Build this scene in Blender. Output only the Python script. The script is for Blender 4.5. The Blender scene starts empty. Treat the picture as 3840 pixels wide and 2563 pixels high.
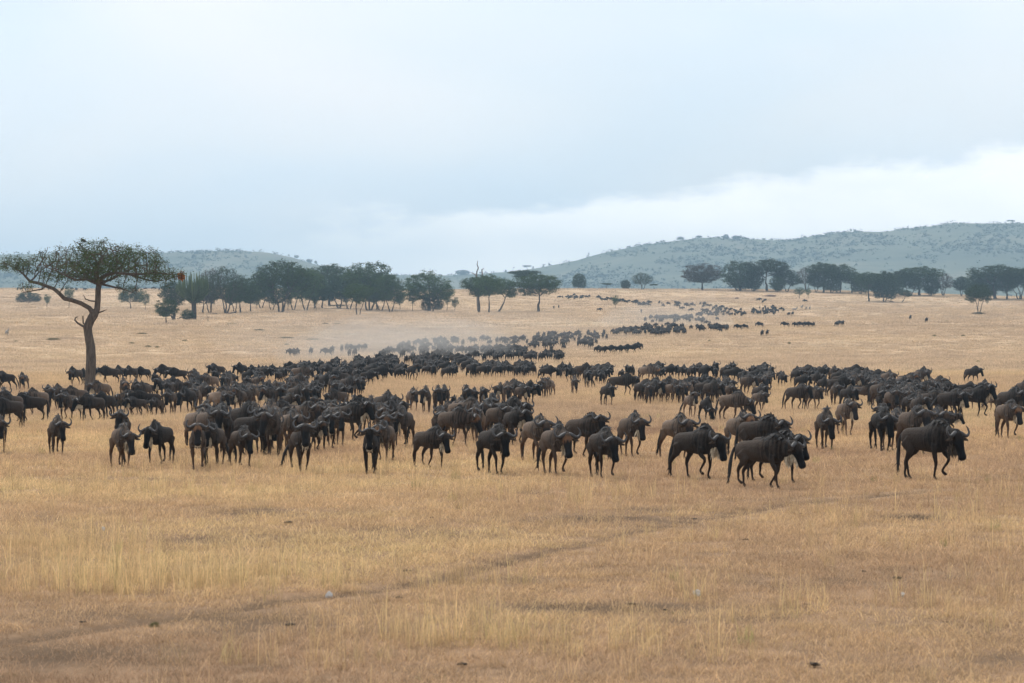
import bpy, math, random
import numpy as np
from mathutils import Vector, Matrix

R = math.radians
rng = np.random.default_rng(7)
random.seed(7)
scene = bpy.context.scene
COL = scene.collection

# ------------------------------------------------------------------ camera
F = 10600.0          # focal length in photograph pixels (3840 wide)
HZ = 1352.0          # eye level row in the photograph
CAMZ = 2.55          # eye height, a person standing in a safari car
cam = bpy.data.cameras.new('camera')
cam.sensor_width = 36.0
cam.lens = 36.0 * F / 3840.0
cam.shift_y = (HZ - 1281.5) / 3840.0
cam.clip_start = 0.5
cam.clip_end = 40000
cam.dof.use_dof = True
cam.dof.focus_distance = 190.0
cam.dof.aperture_fstop = 6.3
camo = bpy.data.objects.new('camera', cam)
camo.location = (0, 0, CAMZ)
camo.rotation_euler = (R(90), 0, 0)
COL.objects.link(camo)
scene.camera = camo

# ------------------------------------------------------------------ sky
SUN_EL, SUN_AZ = R(58), R(-35)      # azimuth from +Y towards +X
w = bpy.data.worlds.new('World')
scene.world = w
w.use_nodes = True
nt = w.node_tree
nt.nodes.clear()
def N(t, kind, **kw):
    n = t.nodes.new(kind)
    for k, v in kw.items():
        setattr(n, k, v)
    return n
def L(t, a, b):
    t.links.new(a, b)
def math_node(t, op, a=None, b=None, c=None, clamp=False):
    n = N(t, 'ShaderNodeMath', operation=op, use_clamp=clamp)
    for i, v in enumerate((a, b, c)):
        if v is None:
            continue
        if isinstance(v, (int, float)):
            n.inputs[i].default_value = v
        else:
            L(t, v, n.inputs[i])
    return n.outputs[0]
def mix_col(t, fac, a, b, blend='MIX'):
    n = N(t, 'ShaderNodeMix', data_type='RGBA', blend_type=blend)
    for s, v in ((0, fac), (6, a), (7, b)):
        if isinstance(v, (int, float)):
            n.inputs[s].default_value = v
        elif isinstance(v, tuple):
            n.inputs[s].default_value = (*v, 1.0)
        else:
            L(t, v, n.inputs[s])
    return n.outputs[2]
def ramp(t, fac, stops, mode='LINEAR'):
    n = N(t, 'ShaderNodeValToRGB')
    n.color_ramp.interpolation = mode
    el = n.color_ramp.elements
    while len(el) < len(stops):
        el.new(0.5)
    for e, (p, c) in zip(el, stops):
        e.position = p
        e.color = (*c, 1.0) if isinstance(c, tuple) else (c, c, c, 1.0)
    L(t, fac, n.inputs[0])
    return n.outputs[0]
def noise(t, vec, scale, detail=4, rough=0.55, dist=0.0):
    n = N(t, 'ShaderNodeTexNoise')
    n.inputs['Scale'].default_value = scale
    n.inputs['Detail'].default_value = detail
    n.inputs['Roughness'].default_value = rough
    n.inputs['Distortion'].default_value = dist
    if vec is not None:
        L(t, vec, n.inputs['Vector'])
    return n.outputs['Fac']
def vscale(t, vec, s, off=(0, 0, 0)):
    n = N(t, 'ShaderNodeMapping')
    n.inputs['Scale'].default_value = s
    n.inputs['Location'].default_value = off
    L(t, vec, n.inputs['Vector'])
    return n.outputs[0]

sky = N(nt, 'ShaderNodeTexSky', sky_type='NISHITA', sun_disc=False)
sky.sun_elevation = SUN_EL
sky.sun_rotation = SUN_AZ
sky.air_density = 1.0
sky.dust_density = 2.0
tc = N(nt, 'ShaderNodeTexCoord').outputs['Generated']
sep = N(nt, 'ShaderNodeSeparateXYZ'); L(nt, tc, sep.inputs[0])
X_, Y_, Z_ = sep.outputs
azim = math_node(nt, 'ARCTAN2', X_, Y_)
skyc = mix_col(nt, 1.0, sky.outputs[0], (0.085, 0.085, 0.085), 'MULTIPLY')
# high thin cloud sheet: soft, wide, flattened towards the horizon
sheet = noise(nt, vscale(nt, tc, (6.0, 6.0, 15.0), (0.3, 1.7, 0.35)), 1.0, 3, 0.45, 0.3)
cloud = ramp(nt, sheet, [(0.28, (0.79, 0.895, 0.99)), (0.48, (0.895, 0.94, 0.975)), (0.70, (0.965, 0.965, 0.97))])
cover = ramp(nt, noise(nt, vscale(nt, tc, (5.0, 5.0, 13.0), (4.1, 0.2, 1.9)), 1.0, 2, 0.5), [(0.30, 0.86), (0.60, 0.98)])
base = mix_col(nt, cover, skyc, cloud)
# bright cumulus bank low over the hills, its top uneven
edge_n = noise(nt, vscale(nt, tc, (22.0, 22.0, 60.0), (0.0, 0.0, 0.0)), 1.0, 5, 0.6)
edge = math_node(nt, 'MULTIPLY_ADD', math_node(nt, 'SINE', math_node(nt, 'MULTIPLY', azim, 1.9)), 0.058, 0.0545)
edge = math_node(nt, 'ADD', edge, math_node(nt, 'MULTIPLY', math_node(nt, 'SUBTRACT', edge_n, 0.5), 0.03))
d_ = math_node(nt, 'SUBTRACT', edge, Z_)
bank = ramp(nt, math_node(nt, 'MULTIPLY_ADD', d_, 60.0, 0.5, clamp=True), [(0.25, 0.0), (0.72, 1.0)], 'EASE')
bank = math_node(nt, 'MULTIPLY', bank, ramp(nt, math_node(nt, 'MULTIPLY_ADD', azim, 2.2, 0.62, clamp=True), [(0.35, 0.0), (0.64, 0.9)], 'EASE'))
bank = math_node(nt, 'MULTIPLY', bank, ramp(nt, noise(nt, vscale(nt, tc, (14, 14, 40), (1.3, 0.4, 0.2)), 1.0, 3, 0.5), [(0.25, 0.55), (0.6, 1.0)]))
full = mix_col(nt, bank, base, (1.44, 1.38, 1.31))
bg = N(nt, 'ShaderNodeBackground')
bg.inputs['Strength'].default_value = 1.0
L(nt, full, bg.inputs['Color'])
wo = N(nt, 'ShaderNodeOutputWorld'); L(nt, bg.outputs[0], wo.inputs[0])

# ------------------------------------------------------------------ sun behind thin cloud
sl = bpy.data.lights.new('sun', 'SUN')
sl.energy = 2.4
sl.angle = R(10)
sl.color = (1.0, 0.95, 0.87)
so = bpy.data.objects.new('sun', sl)
sd = Vector((math.sin(SUN_AZ) * math.cos(SUN_EL), math.cos(SUN_AZ) * math.cos(SUN_EL), math.sin(SUN_EL)))
so.rotation_euler = (-sd).to_track_quat('-Z', 'Y').to_euler()
so.location = (0, 0, 400)
COL.objects.link(so)

# ------------------------------------------------------------------ exposure, render
scene.view_settings.view_transform = 'Standard'
scene.view_settings.look = 'None'
scene.view_settings.exposure = 0.3
scene.view_settings.gamma = 1.0
scene.view_settings.use_curve_mapping = False
scene.render.engine = 'CYCLES'
cy = scene.cycles
cy.max_bounces = 4
cy.diffuse_bounces = 2
cy.glossy_bounces = 1
cy.transmission_bounces = 2
cy.transparent_max_bounces = 4
cy.volume_bounces = 0
cy.use_denoising = True
try:
    cy.denoiser = 'OPENIMAGEDENOISE'
    cy.denoising_prefilter = 'ACCURATE'
    cy.denoising_input_passes = 'RGB_ALBEDO_NORMAL'
except Exception:
    pass
cy.caustics_reflective = False
cy.caustics_refractive = False
cy.use_adaptive_sampling = True
cy.adaptive_threshold = 0.02
cy.adaptive_min_samples = 12

# ------------------------------------------------------------------ terrain functions
KD = np.array([-400, 0, 30, 62, 130, 172, 218, 300, 390, 449, 511, 575, 700, 823, 926, 1050, 1190, 1300, 1500, 1800.])
KZ = np.array([0, 0, -0.03, -0.08, -0.06, 0.28, 0.95, 1.85, 2.95, 4.7, 6.9, 8.7, 12.6, 16.0, 19.5, 24.6, 32.4, 33.5, 22.0, 8.0])
def pchip_slopes(x, y):
    h = np.diff(x); dl = np.diff(y) / h
    m = np.zeros_like(y)
    for i in range(1, len(x) - 1):
        if dl[i - 1] * dl[i] > 0:
            w1 = 2 * h[i] + h[i - 1]; w2 = h[i] + 2 * h[i - 1]
            m[i] = (w1 + w2) / (w1 / dl[i - 1] + w2 / dl[i])
    m[0], m[-1] = dl[0], dl[-1]
    return m
KM = pchip_slopes(KD, KZ)
def profile(d):
    d = np.clip(np.asarray(d, float), KD[0], KD[-1])
    i = np.clip(np.searchsorted(KD, d, side='right') - 1, 0, len(KD) - 2)
    h = KD[i + 1] - KD[i]; t = (d - KD[i]) / h
    return ((2*t**3 - 3*t**2 + 1) * KZ[i] + (t**3 - 2*t**2 + t) * h * KM[i] + (-2*t**3 + 3*t**2) * KZ[i+1] + (t**3 - t**2) * h * KM[i+1])
def ground_z(x, y):
    x = np.asarray(x, float); y = np.asarray(y, float)
    r = np.sqrt(x * x + y * y)
    amp = np.clip((r - 12) / 700, 0, 1)
    z = profile(y)
    z = z + amp * 0.55 * (np.sin(x * 0.021 + 1.3 + y * 0.006) * np.sin(y * 0.013 + 0.7) + 0.4 * np.sin(x * 0.05 - y * 0.017 + 2.0))
    z = z + 0.03 * np.clip(r / 30, 0, 1) * (np.sin(x * 0.31 + 0.4 * np.sin(y * 0.13)) * np.sin(y * 0.21 + 1.1))
    # the far ridge sinks a little towards the right
    z = z - np.clip((y - 800) / 400, 0, 1) * 3.0 * np.clip((x - 90) / 120, 0, 1)
    return z
TRAIL_PX = [(-250, 2450), (0, 2410), (376, 2354), (700, 2308), (1046, 2258), (1439, 2207), (1635, 2175), (1880, 2112), (2125, 2054), (2452, 1978), (2910, 1897), (3500, 1840)]
YS = np.concatenate([np.linspace(8, 120, 900), np.linspace(120, 1295, 3000)[1:]])
def px(u, v):
    """pixel of the photograph -> point on the ground"""
    a = (u - 1920.0) / F; b = (HZ - v) / F
    zr = CAMZ + b * YS
    zg = ground_z(a * YS, YS)
    hit = np.nonzero(zr <= zg)[0]
    if len(hit) == 0:
        y = 1195.0
    else:
        i = hit[0]
        if i == 0:
            y = YS[0]
        else:
            f0 = zr[i-1] - zg[i-1]; f1 = zr[i] - zg[i]
            y = YS[i-1] + (YS[i] - YS[i-1]) * f0 / (f0 - f1)
    x = a * y
    return float(x), float(y), float(ground_z(x, y))
def seg_dist(P, poly):
    best = np.full(len(P), 1e9)
    for a, b in zip(poly[:-1], poly[1:]):
        a = np.array(a); b = np.array(b)
        ab = b - a
        t = np.clip(((P - a) @ ab) / (ab @ ab), 0, 1)
        d = np.linalg.norm(P - a - t[:, None] * ab, axis=1)
        best = np.minimum(best, d)
    return best
TRAIL = [px(u, v)[:2] for u, v in TRAIL_PX]

# ------------------------------------------------------------------ helpers
def tag(o, label=None, cat=None, group=None, kind=None):
    if label: o['label'] = label
    if cat: o['category'] = cat
    if group: o['group'] = group
    if kind: o['kind'] = kind
    return o
def mesh_of(name, V, Fc, mats=(), mat_idx=None, smooth=True):
    me = bpy.data.meshes.new(name)
    V = np.asarray(V, dtype=np.float32)
    if isinstance(Fc, np.ndarray) and Fc.ndim == 2:
        n, k = Fc.shape
        me.vertices.add(len(V)); me.vertices.foreach_set('co', V.ravel())
        me.loops.add(n * k); me.loops.foreach_set('vertex_index', Fc.astype(np.int32).ravel())
        me.polygons.add(n)
        me.polygons.foreach_set('loop_start', np.arange(0, n * k, k, dtype=np.int32))
        me.update(calc_edges=True)
    else:
        me.from_pydata([tuple(v) for v in V], [], [tuple(f) for f in Fc])
    for m in mats:
        me.materials.append(m)
    if mat_idx is not None:
        me.polygons.foreach_set('material_index', np.asarray(mat_idx, dtype=np.int32))
    if smooth:
        me.polygons.foreach_set('use_smooth', np.ones(len(me.polygons), dtype=bool))
    me.update()
    return me
def link(name, data, parent=None, loc=None):
    o = bpy.data.objects.new(name, data)
    COL.objects.link(o)
    if parent: o.parent = parent
    if loc is not None: o.location = loc
    return o
def empty(name, loc):
    o = bpy.data.objects.new(name, None)
    o.empty_display_size = 0.3
    COL.objects.link(o)
    o.location = loc
    return o
def unit(v):
    v = np.asarray(v, float)
    return v / (np.linalg.norm(v, axis=-1, keepdims=True) + 1e-12)
def loft(cs, hh, hw, nseg=10, up=(0, 0, 1), cap=True):
    """closed tube with elliptic rings: hh along 'up', hw sideways"""
    cs = np.asarray(cs, float); n = len(cs)
    t = unit(np.gradient(cs, axis=0))
    up = np.asarray(up, float)
    upv = np.tile(up, (n, 1)) if up.ndim == 1 else up
    side = unit(np.cross(t, upv)); u2 = np.cross(side, t)
    an = np.linspace(0, 2 * np.pi, nseg, endpoint=False)
    V = cs[:, None, :] + np.asarray(hh)[:, None, None] * np.sin(an)[None, :, None] * u2[:, None, :] + np.asarray(hw)[:, None, None] * np.cos(an)[None, :, None] * side[:, None, :]
    V = V.reshape(-1, 3)
    Fs = []
    for i in range(n - 1):
        for j in range(nseg):
            k = (j + 1) % nseg
            Fs.append((i*nseg + j, i*nseg + k, (i+1)*nseg + k, (i+1)*nseg + j))
    if cap:
        Fs.append(tuple(range(nseg))[::-1]); Fs.append(tuple((n-1)*nseg + j for j in range(nseg)))
    return V, Fs
def merge(parts):
    Vs, Fs, o = [], [], 0
    for V, Fc in parts:
        Vs.append(np.asarray(V, float)); Fs += [tuple(int(i) + o for i in f) for f in Fc]; o += len(V)
    return np.vstack(Vs), Fs
def new_mat(name, rough=0.9, spec=0.15):
    m = bpy.data.materials.new(name); m.use_nodes = True
    b = m.node_tree.nodes['Principled BSDF']
    b.inputs['Roughness'].default_value = rough
    b.inputs['Specular IOR Level'].default_value = spec
    return m, m.node_tree, b

# ------------------------------------------------------------------ materials
def mat_ground():
    m, t, b = new_mat('dry_savanna_soil', 1.0, 0.0)
    pos = N(t, 'ShaderNodeNewGeometry').outputs['Position']
    big = noise(t, vscale(t, pos, (0.012, 0.012, 0.0)), 1.0, 4, 0.6, 0.4)
    mid = noise(t, vscale(t, pos, (0.10, 0.055, 0.0)), 1.0, 5, 0.65, 0.3)
    fine = noise(t, vscale(t, pos, (1.7, 0.8, 0.0)), 1.0, 6, 0.7)
    c = ramp(t, big, [(0.30, (0.47, 0.33, 0.22)), (0.48, (0.53, 0.39, 0.26)), (0.62, (0.57, 0.43, 0.285)), (0.75, (0.49, 0.395, 0.25))])
    c = mix_col(t, ramp(t, mid, [(0.40, 0.0), (0.62, 0.55)]), c, (0.42, 0.275, 0.18))
    c = mix_col(t, ramp(t, fine, [(0.46, 0.0), (0.70, 0.6)]), c, (0.34, 0.235, 0.145))
    sp = N(t, 'ShaderNodeSeparateXYZ'); L(t, pos, sp.inputs[0])
    near_dark = math_node(t, 'MULTIPLY_ADD', math_node(t, 'ADD', sp.outputs[1], math_node(t, 'MULTIPLY', big, 80.0)), -0.006, 1.45, clamp=True)  # dark earth near, paler far: haze whitening put into the ground colour
    c = mix_col(t, math_node(t, 'MULTIPLY', near_dark, 0.85), c, mix_col(t, ramp(t, fine, [(0.4, 0.0), (0.65, 1.0)]), (0.25, 0.16, 0.10), (0.13, 0.085, 0.055)))
    at = N(t, 'ShaderNodeAttribute', attribute_name='bare')
    c = mix_col(t, at.outputs['Fac'], c, (0.085, 0.062, 0.046))
    L(t, c, b.inputs['Base Color'])
    bp = N(t, 'ShaderNodeBump'); bp.inputs['Strength'].default_value = 0.6; bp.inputs['Distance'].default_value = 0.12
    L(t, fine, bp.inputs['Height']); L(t, bp.outputs[0], b.inputs['Normal'])
    return m
def mat_hill():
    m, t, b = new_mat('hill_grass', 1.0, 0.0)
    pos = N(t, 'ShaderNodeNewGeometry').outputs['Position']
    n1 = noise(t, vscale(t, pos, (0.004, 0.003, 0.006)), 1.0, 5, 0.6, 0.3)
    n2 = noise(t, vscale(t, pos, (0.03, 0.02, 0.03)), 1.0, 4, 0.6)
    c = ramp(t, n1, [(0.35, (0.105, 0.118, 0.095)), (0.55, (0.15, 0.158, 0.118)), (0.7, (0.205, 0.19, 0.145))])
    c = mix_col(t, ramp(t, n2, [(0.5, 0.0), (0.68, 0.5)]), c, (0.075, 0.09, 0.065))
    L(t, c, b.inputs['Base Color'])
    return m
def mat_grass(name='dry_grass_blade', pale=0.0):
    m = bpy.data.materials.new(name); m.use_nodes = True
    t = m.node_tree; t.nodes.clear()
    tint = N(t, 'ShaderNodeAttribute', attribute_name='tint', attribute_type='INSTANCER').outputs['Fac']
    rnd = N(t, 'ShaderNodeObjectInfo').outputs['Random']
    c = ramp(t, tint, [(0.0, (0.32, 0.21, 0.14)), (0.25, (0.46, 0.305, 0.192)), (0.5, (0.61, 0.415, 0.238)), (0.75, (0.74, 0.545, 0.285)), (0.9, (0.40, 0.38, 0.14)), (1.0, (0.14, 0.19, 0.055))])
    if pale: c = mix_col(t, pale, c, (0.66, 0.53, 0.385))  # haze whitening of distant grass mixed into the blade colour
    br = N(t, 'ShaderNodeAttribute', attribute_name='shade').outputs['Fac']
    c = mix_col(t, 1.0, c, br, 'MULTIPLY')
    va = math_node(t, 'MULTIPLY_ADD', rnd, 0.55, 0.72)
    c = mix_col(t, 1.0, c, va, 'MULTIPLY')
    d = N(t, 'ShaderNodeBsdfDiffuse'); tr = N(t, 'ShaderNodeBsdfTranslucent')
    L(t, c, d.inputs[0]); L(t, c, tr.inputs[0])
    mx = N(t, 'ShaderNodeMixShader'); mx.inputs[0].default_value = 0.35
    L(t, d.outputs[0], mx.inputs[1]); L(t, tr.outputs[0], mx.inputs[2])
    o = N(t, 'ShaderNodeOutputMaterial'); L(t, mx.outputs[0], o.inputs[0])
    return m
def mat_leaf(name, c0, c1, c2, transl=0.3):
    m = bpy.data.materials.new(name); m.use_nodes = True
    t = m.node_tree; t.nodes.clear()
    pos = N(t, 'ShaderNodeNewGeometry')
    rn = pos.outputs['Random Per Island']
    ob = N(t, 'ShaderNodeObjectInfo').outputs['Random']
    c = ramp(t, rn, [(0.0, c0), (0.5, c1), (1.0, c2)])
    c = mix_col(t, 1.0, c, math_node(t, 'MULTIPLY_ADD', ob, 0.5, 0.75), 'MULTIPLY')
    d = N(t, 'ShaderNodeBsdfDiffuse'); tr = N(t, 'ShaderNodeBsdfTranslucent')
    L(t, c, d.inputs[0]); L(t, c, tr.inputs[0])
    mx = N(t, 'ShaderNodeMixShader'); mx.inputs[0].default_value = transl
    L(t, d.outputs[0], mx.inputs[1]); L(t, tr.outputs[0], mx.inputs[2])
    o = N(t, 'ShaderNodeOutputMaterial'); L(t, mx.outputs[0], o.inputs[0])
    return m
def mat_bark(name, a, b_):
    m, t, b = new_mat(name, 0.95, 0.1)
    oc = N(t, 'ShaderNodeTexCoord').outputs['Object']
    n = noise(t, vscale(t, oc, (9, 9, 1.6)), 1.0, 5, 0.65, 0.4)
    c = ramp(t, n, [(0.35, a), (0.65, b_)])
    L(t, c, b.inputs['Base Color'])
    bp = N(t, 'ShaderNodeBump'); bp.inputs['Strength'].default_value = 0.8; bp.inputs['Distance'].default_value = 0.04
    L(t, n, bp.inputs['Height']); L(t, bp.outputs[0], b.inputs['Normal'])
    return m
def mat_flat(name, col, var=0.3, scale=8.0, rough=0.9, spec=0.2):
    m, t, b = new_mat(name, rough, spec)
    oc = N(t, 'ShaderNodeTexCoord').outputs['Object']
    n = noise(t, oc, scale, 4, 0.6)
    lo = tuple(x * (1 - var) for x in col); hi = tuple(min(1, x * (1 + var)) for x in col)
    L(t, ramp(t, n, [(0.35, lo), (0.65, hi)]), b.inputs['Base Color'])
    return m
def mat_coat():
    m, t, b = new_mat('wildebeest_coat', 0.7, 0.12)
    col = N(t, 'ShaderNodeAttribute', attribute_name='coat').outputs['Color']
    st = N(t, 'ShaderNodeAttribute', attribute_name='stripe').outputs['Fac']
    oc = N(t, 'ShaderNodeTexCoord').outputs['Object']
    rnd = N(t, 'ShaderNodeObjectInfo').outputs['Random']
    s = noise(t, vscale(t, oc, (17, 6, 1.7)), 1.0, 3, 0.6, 0.2)
    k = math_node(t, 'MULTIPLY', ramp(t, s, [(0.44, 0.0), (0.56, 0.85)]), st)
    c = mix_col(t, k, col, (0.009, 0.008, 0.008))
    hair = noise(t, vscale(t, oc, (40, 40, 12)), 1.0, 3, 0.6)
    c = mix_col(t, 1.0, c, math_node(t, 'MULTIPLY_ADD', hair, 0.7, 0.65), 'MULTIPLY')
    c = mix_col(t, 1.0, c, ramp(t, rnd, [(0.0, (0.24, 0.23, 0.24)), (0.35, (0.52, 0.49, 0.475)), (0.65, (0.90, 0.81, 0.74)), (0.85, (1.35, 1.22, 1.10)), (1.0, (1.8, 1.66, 1.52))]), 'MULTIPLY')
    L(t, c, b.inputs['Base Color'])
    bp = N(t, 'ShaderNodeBump'); bp.inputs['Strength'].default_value = 0.7; bp.inputs['Distance'].default_value = 0.03
    L(t, hair, bp.inputs['Height']); L(t, bp.outputs[0], b.inputs['Normal'])
    return m
M = {}
M['ground'] = mat_ground(); M['hill'] = mat_hill(); M['grass'] = mat_grass(); M['hay'] = mat_grass('haze_pale_grass_blade', 0.6); M['hay2'] = mat_grass('standing_hay_blade', 0.28)  # hay: far blades carry painted haze paling
M['coat'] = mat_coat()
M['horn'] = mat_flat('dark_horn', (0.036, 0.034, 0.036), 0.35, 14, 0.5, 0.4)
M['mane'] = mat_flat('black_mane_hair', (0.013, 0.012, 0.013), 0.4, 20, 0.7, 0.3)
M['beard'] = mat_flat('pale_beard_hair', (0.42, 0.35, 0.26), 0.35, 14)
M['dbeard'] = mat_flat('dark_beard_hair', (0.07, 0.055, 0.042), 0.35, 14)
M['ear'] = mat_flat('ear_hair', (0.06, 0.047, 0.038), 0.4, 14)
M['bark'] = mat_bark('acacia_bark', (0.055, 0.042, 0.034), (0.135, 0.108, 0.088))
M['fbark'] = mat_bark('dark_tree_bark', (0.035, 0.028, 0.024), (0.09, 0.072, 0.06))
M['dead'] = mat_bark('dead_wood', (0.10, 0.085, 0.075), (0.22, 0.19, 0.165))
M['leaf_hero'] = mat_leaf('acacia_leaf', (0.034, 0.050, 0.021), (0.054, 0.076, 0.028), (0.09, 0.112, 0.042))
M['leaf'] = mat_leaf('thorn_tree_leaf', (0.032, 0.052, 0.020), (0.052, 0.083, 0.028), (0.088, 0.125, 0.040))
M['leaf_dark'] = mat_leaf('dark_thorn_tree_leaf', (0.022, 0.037, 0.017), (0.036, 0.057, 0.023), (0.06, 0.084, 0.031))
M['leaf_grey'] = mat_leaf('dry_thorn_tree_leaf', (0.050, 0.043, 0.036), (0.075, 0.062, 0.050), (0.095, 0.084, 0.060))
M['leaf_cactus'] = mat_leaf('euphorbia_flesh', (0.036, 0.050, 0.024), (0.052, 0.070, 0.030), (0.085, 0.105, 0.042), 0.05)
M['leaf_orange'] = mat_leaf('dead_orange_leaf', (0.32, 0.11, 0.035), (0.46, 0.16, 0.05), (0.55, 0.24, 0.09))
M['weed'] = mat_leaf('green_weed_leaf', (0.05, 0.075, 0.022), (0.08, 0.11, 0.03), (0.14, 0.16, 0.05))
M['scrub'] = mat_leaf('hill_scrub_leaf', (0.03, 0.04, 0.03), (0.042, 0.054, 0.038), (0.06, 0.07, 0.045))
M['shrub'] = mat_leaf('low_shrub_leaf', (0.09, 0.10, 0.045), (0.13, 0.14, 0.06), (0.19, 0.18, 0.085))
M['dung'] = mat_flat('dark_dung', (0.022, 0.017, 0.014), 0.4, 20)
M['stone'] = mat_flat('white_stone', (0.46, 0.44, 0.425), 0.12, 6)
M['mound'] = mat_flat('termite_earth', (0.20, 0.125, 0.085), 0.25, 1.5)
M['bird'] = mat_flat('dark_feather', (0.02, 0.02, 0.022), 0.3, 30)
# ------------------------------------------------------------------ ground sheet
def proj(x, y, z):
    return 1920 + F * x / y, HZ - F * (z - CAMZ) / y
# bare or trampled places, as (column, row, half width, half height, strength) seen from the car
BARE = [(2250, 1955, 460, 24, .62), (2560, 1915, 360, 15, .6), (700, 2335, 750, 60, .55), (250, 2450, 480, 80, .5), (3420, 1944, 140, 14, .95),
        (3300, 2195, 520, 40, .5), (2300, 2280, 560, 24, .55), (980, 1922, 280, 18, .55), (150, 1947, 130, 13, .65), (1000, 2025, 480, 34, .45), (1650, 2000, 420, 24, .4), (2950, 2330, 600, 30, .4), (3500, 2480, 420, 50, .5), (2000, 2180, 300, 16, .4), (500, 1800, 300, 10, .4), (3000, 1880, 300, 12, .4),
        (3650, 2380, 260, 60, .4), (1980, 1850, 120, 6, .5), (2640, 1800, 90, 6, .55), (3420, 1770, 130, 7, .55), (1050, 1855, 110, 4, .55), (1750, 2330, 190, 12, .3),
        (2150, 2530, 300, 15, .3), (900, 2510, 350, 14, .25), (3100, 2080, 350, 14, .25), (2400, 2130, 300, 10, .25), (300, 1270, 120, 5, .5), (1250, 1255, 160, 4, .4), (3600, 1190, 160, 4, .35),
        (3050, 1160, 260, 4, .4), (2700, 1120, 160, 4, .4), (3300, 1135, 300, 4, .4), (650, 1240, 150, 3, .35), (2150, 1265, 500, 8, .3), (2900, 1300, 400, 14, .25)]
TALL = [(750, 2195, 640, 44, 1.35), (1500, 2200, 420, 26, .6), (1700, 2410, 360, 42, 1.5), (2080, 2425, 320, 34, 1.3), (600, 1850, 700, 25, .5), (2100, 1868, 420, 22, .8), (3350, 1935, 420, 20, .55),
        (300, 2050, 260, 30, .6), (3650, 1860, 300, 18, .5), (2600, 2460, 400, 40, .45), (3400, 2290, 500, 40, .35), (1000, 2480, 500, 30, .35), (2550, 2240, 150, 22, .6), (3380, 2240, 120, 20, .55)]
def blobs(u, v, tab):
    s = np.zeros_like(u)
    for (a, b, ru, rv, k) in tab:
        q = ((u - a) / ru) ** 2 + ((v - b) / rv) ** 2
        s = np.maximum(s, k * np.exp(-q ** 1.4 * 0.9))
    return s
def vnoise(x, y, seed, oct=3):
    """cheap value noise on arrays, 0..1"""
    tot = np.zeros_like(x, dtype=float); amp = 1.0; nrm = 0
    r = np.random.default_rng(seed)
    for o in range(oct):
        T = r.random((64, 64))
        xi = np.floor(x).astype(int); yi = np.floor(y).astype(int)
        fx = x - xi; fy = y - yi
        fx = fx * fx * (3 - 2 * fx); fy = fy * fy * (3 - 2 * fy)
        a = T[xi % 64, yi % 64]; b = T[(xi + 1) % 64, yi % 64]; c = T[xi % 64, (yi + 1) % 64]; d = T[(xi + 1) % 64, (yi + 1) % 64]
        tot += amp * ((a * (1 - fx) + b * fx) * (1 - fy) + (c * (1 - fx) + d * fx) * fy)
        nrm += amp; amp *= 0.5; x = x * 2.03 + 11.3; y = y * 2.03 + 5.7
    return tot / nrm
def bare_at(x, y):
    z = ground_z(x, y)
    yy = np.maximum(y, 3.0)
    u, v = proj(x, yy, z)
    rag = vnoise(x * 0.9, y * 0.45, 5, 4)
    b = 1.35 * blobs(u, v, BARE) * np.clip(2.0 * (rag - 0.18), 0, 1.2)
    d = seg_dist(np.stack([x, y], 1), TRAIL)
    wig = 0.16 + 0.10 * (vnoise(x * 0.6, y * 0.6, 9) - 0.5)
    tr = np.clip(1.6 - d / wig, 0, 1) * np.clip(0.35 + 0.75 * vnoise(x * 0.3, y * 0.3, 12, 3), 0, .9)  # trail strip: bare earth, with the rut edge's shadow put into its dark colour
    return np.where(y > 4, np.clip(np.maximum(b, tr), 0, 1), 0)
def thin_at(x, y):
    """short cropped sward along the near side of the game trail"""
    d = seg_dist(np.stack([x, y + 0.45], 1), TRAIL)
    return np.clip(1.3 - d / 0.5, 0, 1)
rr = [0.0, 4.0, 8.0, 12.0, 15.0]
while rr[-1] < 1800:
    r0 = rr[-1]
    rr.append(r0 + (max(0.16, r0 * 0.0055) if r0 < 75 else r0 * 0.0085))
rr = np.array(rr)
ang = np.concatenate([np.linspace(-180, -24, 40, endpoint=False), np.linspace(-24, -14, 14, endpoint=False), np.linspace(-14, 14, 250), np.linspace(14, 24, 15)[1:], np.linspace(24, 180, 40, endpoint=False)[1:]])
ang = np.radians(ang)
def polar_mesh(name, rr, ang, zf, wrap):
    gx = rr[:, None] * np.sin(ang)[None]; gy = rr[:, None] * np.cos(ang)[None]
    x = gx.ravel(); y = gy.ravel(); z = zf(x, y)
    n, m = len(rr), len(ang)
    i = np.arange(n - 1)[:, None]; j = np.arange(m if wrap else m - 1)[None]
    k = (j + 1) % m
    q = np.stack([i * m + j, i * m + k, (i + 1) * m + k, (i + 1) * m + j], -1).reshape(-1, 4)[:, ::-1]
    return np.stack([x, y, z], 1), q
Vg, Qg = polar_mesh('ground', rr, ang, ground_z, True)
bare = bare_at(Vg[:, 0], Vg[:, 1])
dtr = seg_dist(Vg[:, :2], TRAIL)
Vg[:, 2] -= 0.05 * np.clip(1 - dtr / 0.3, 0, 1)
me = mesh_of('ground', Vg, Qg, [M['ground']])
at = me.attributes.new('bare', 'FLOAT', 'POINT'); at.data.foreach_set('value', bare.astype(np.float32))
ground = tag(link('ground', me), kind='structure')

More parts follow.
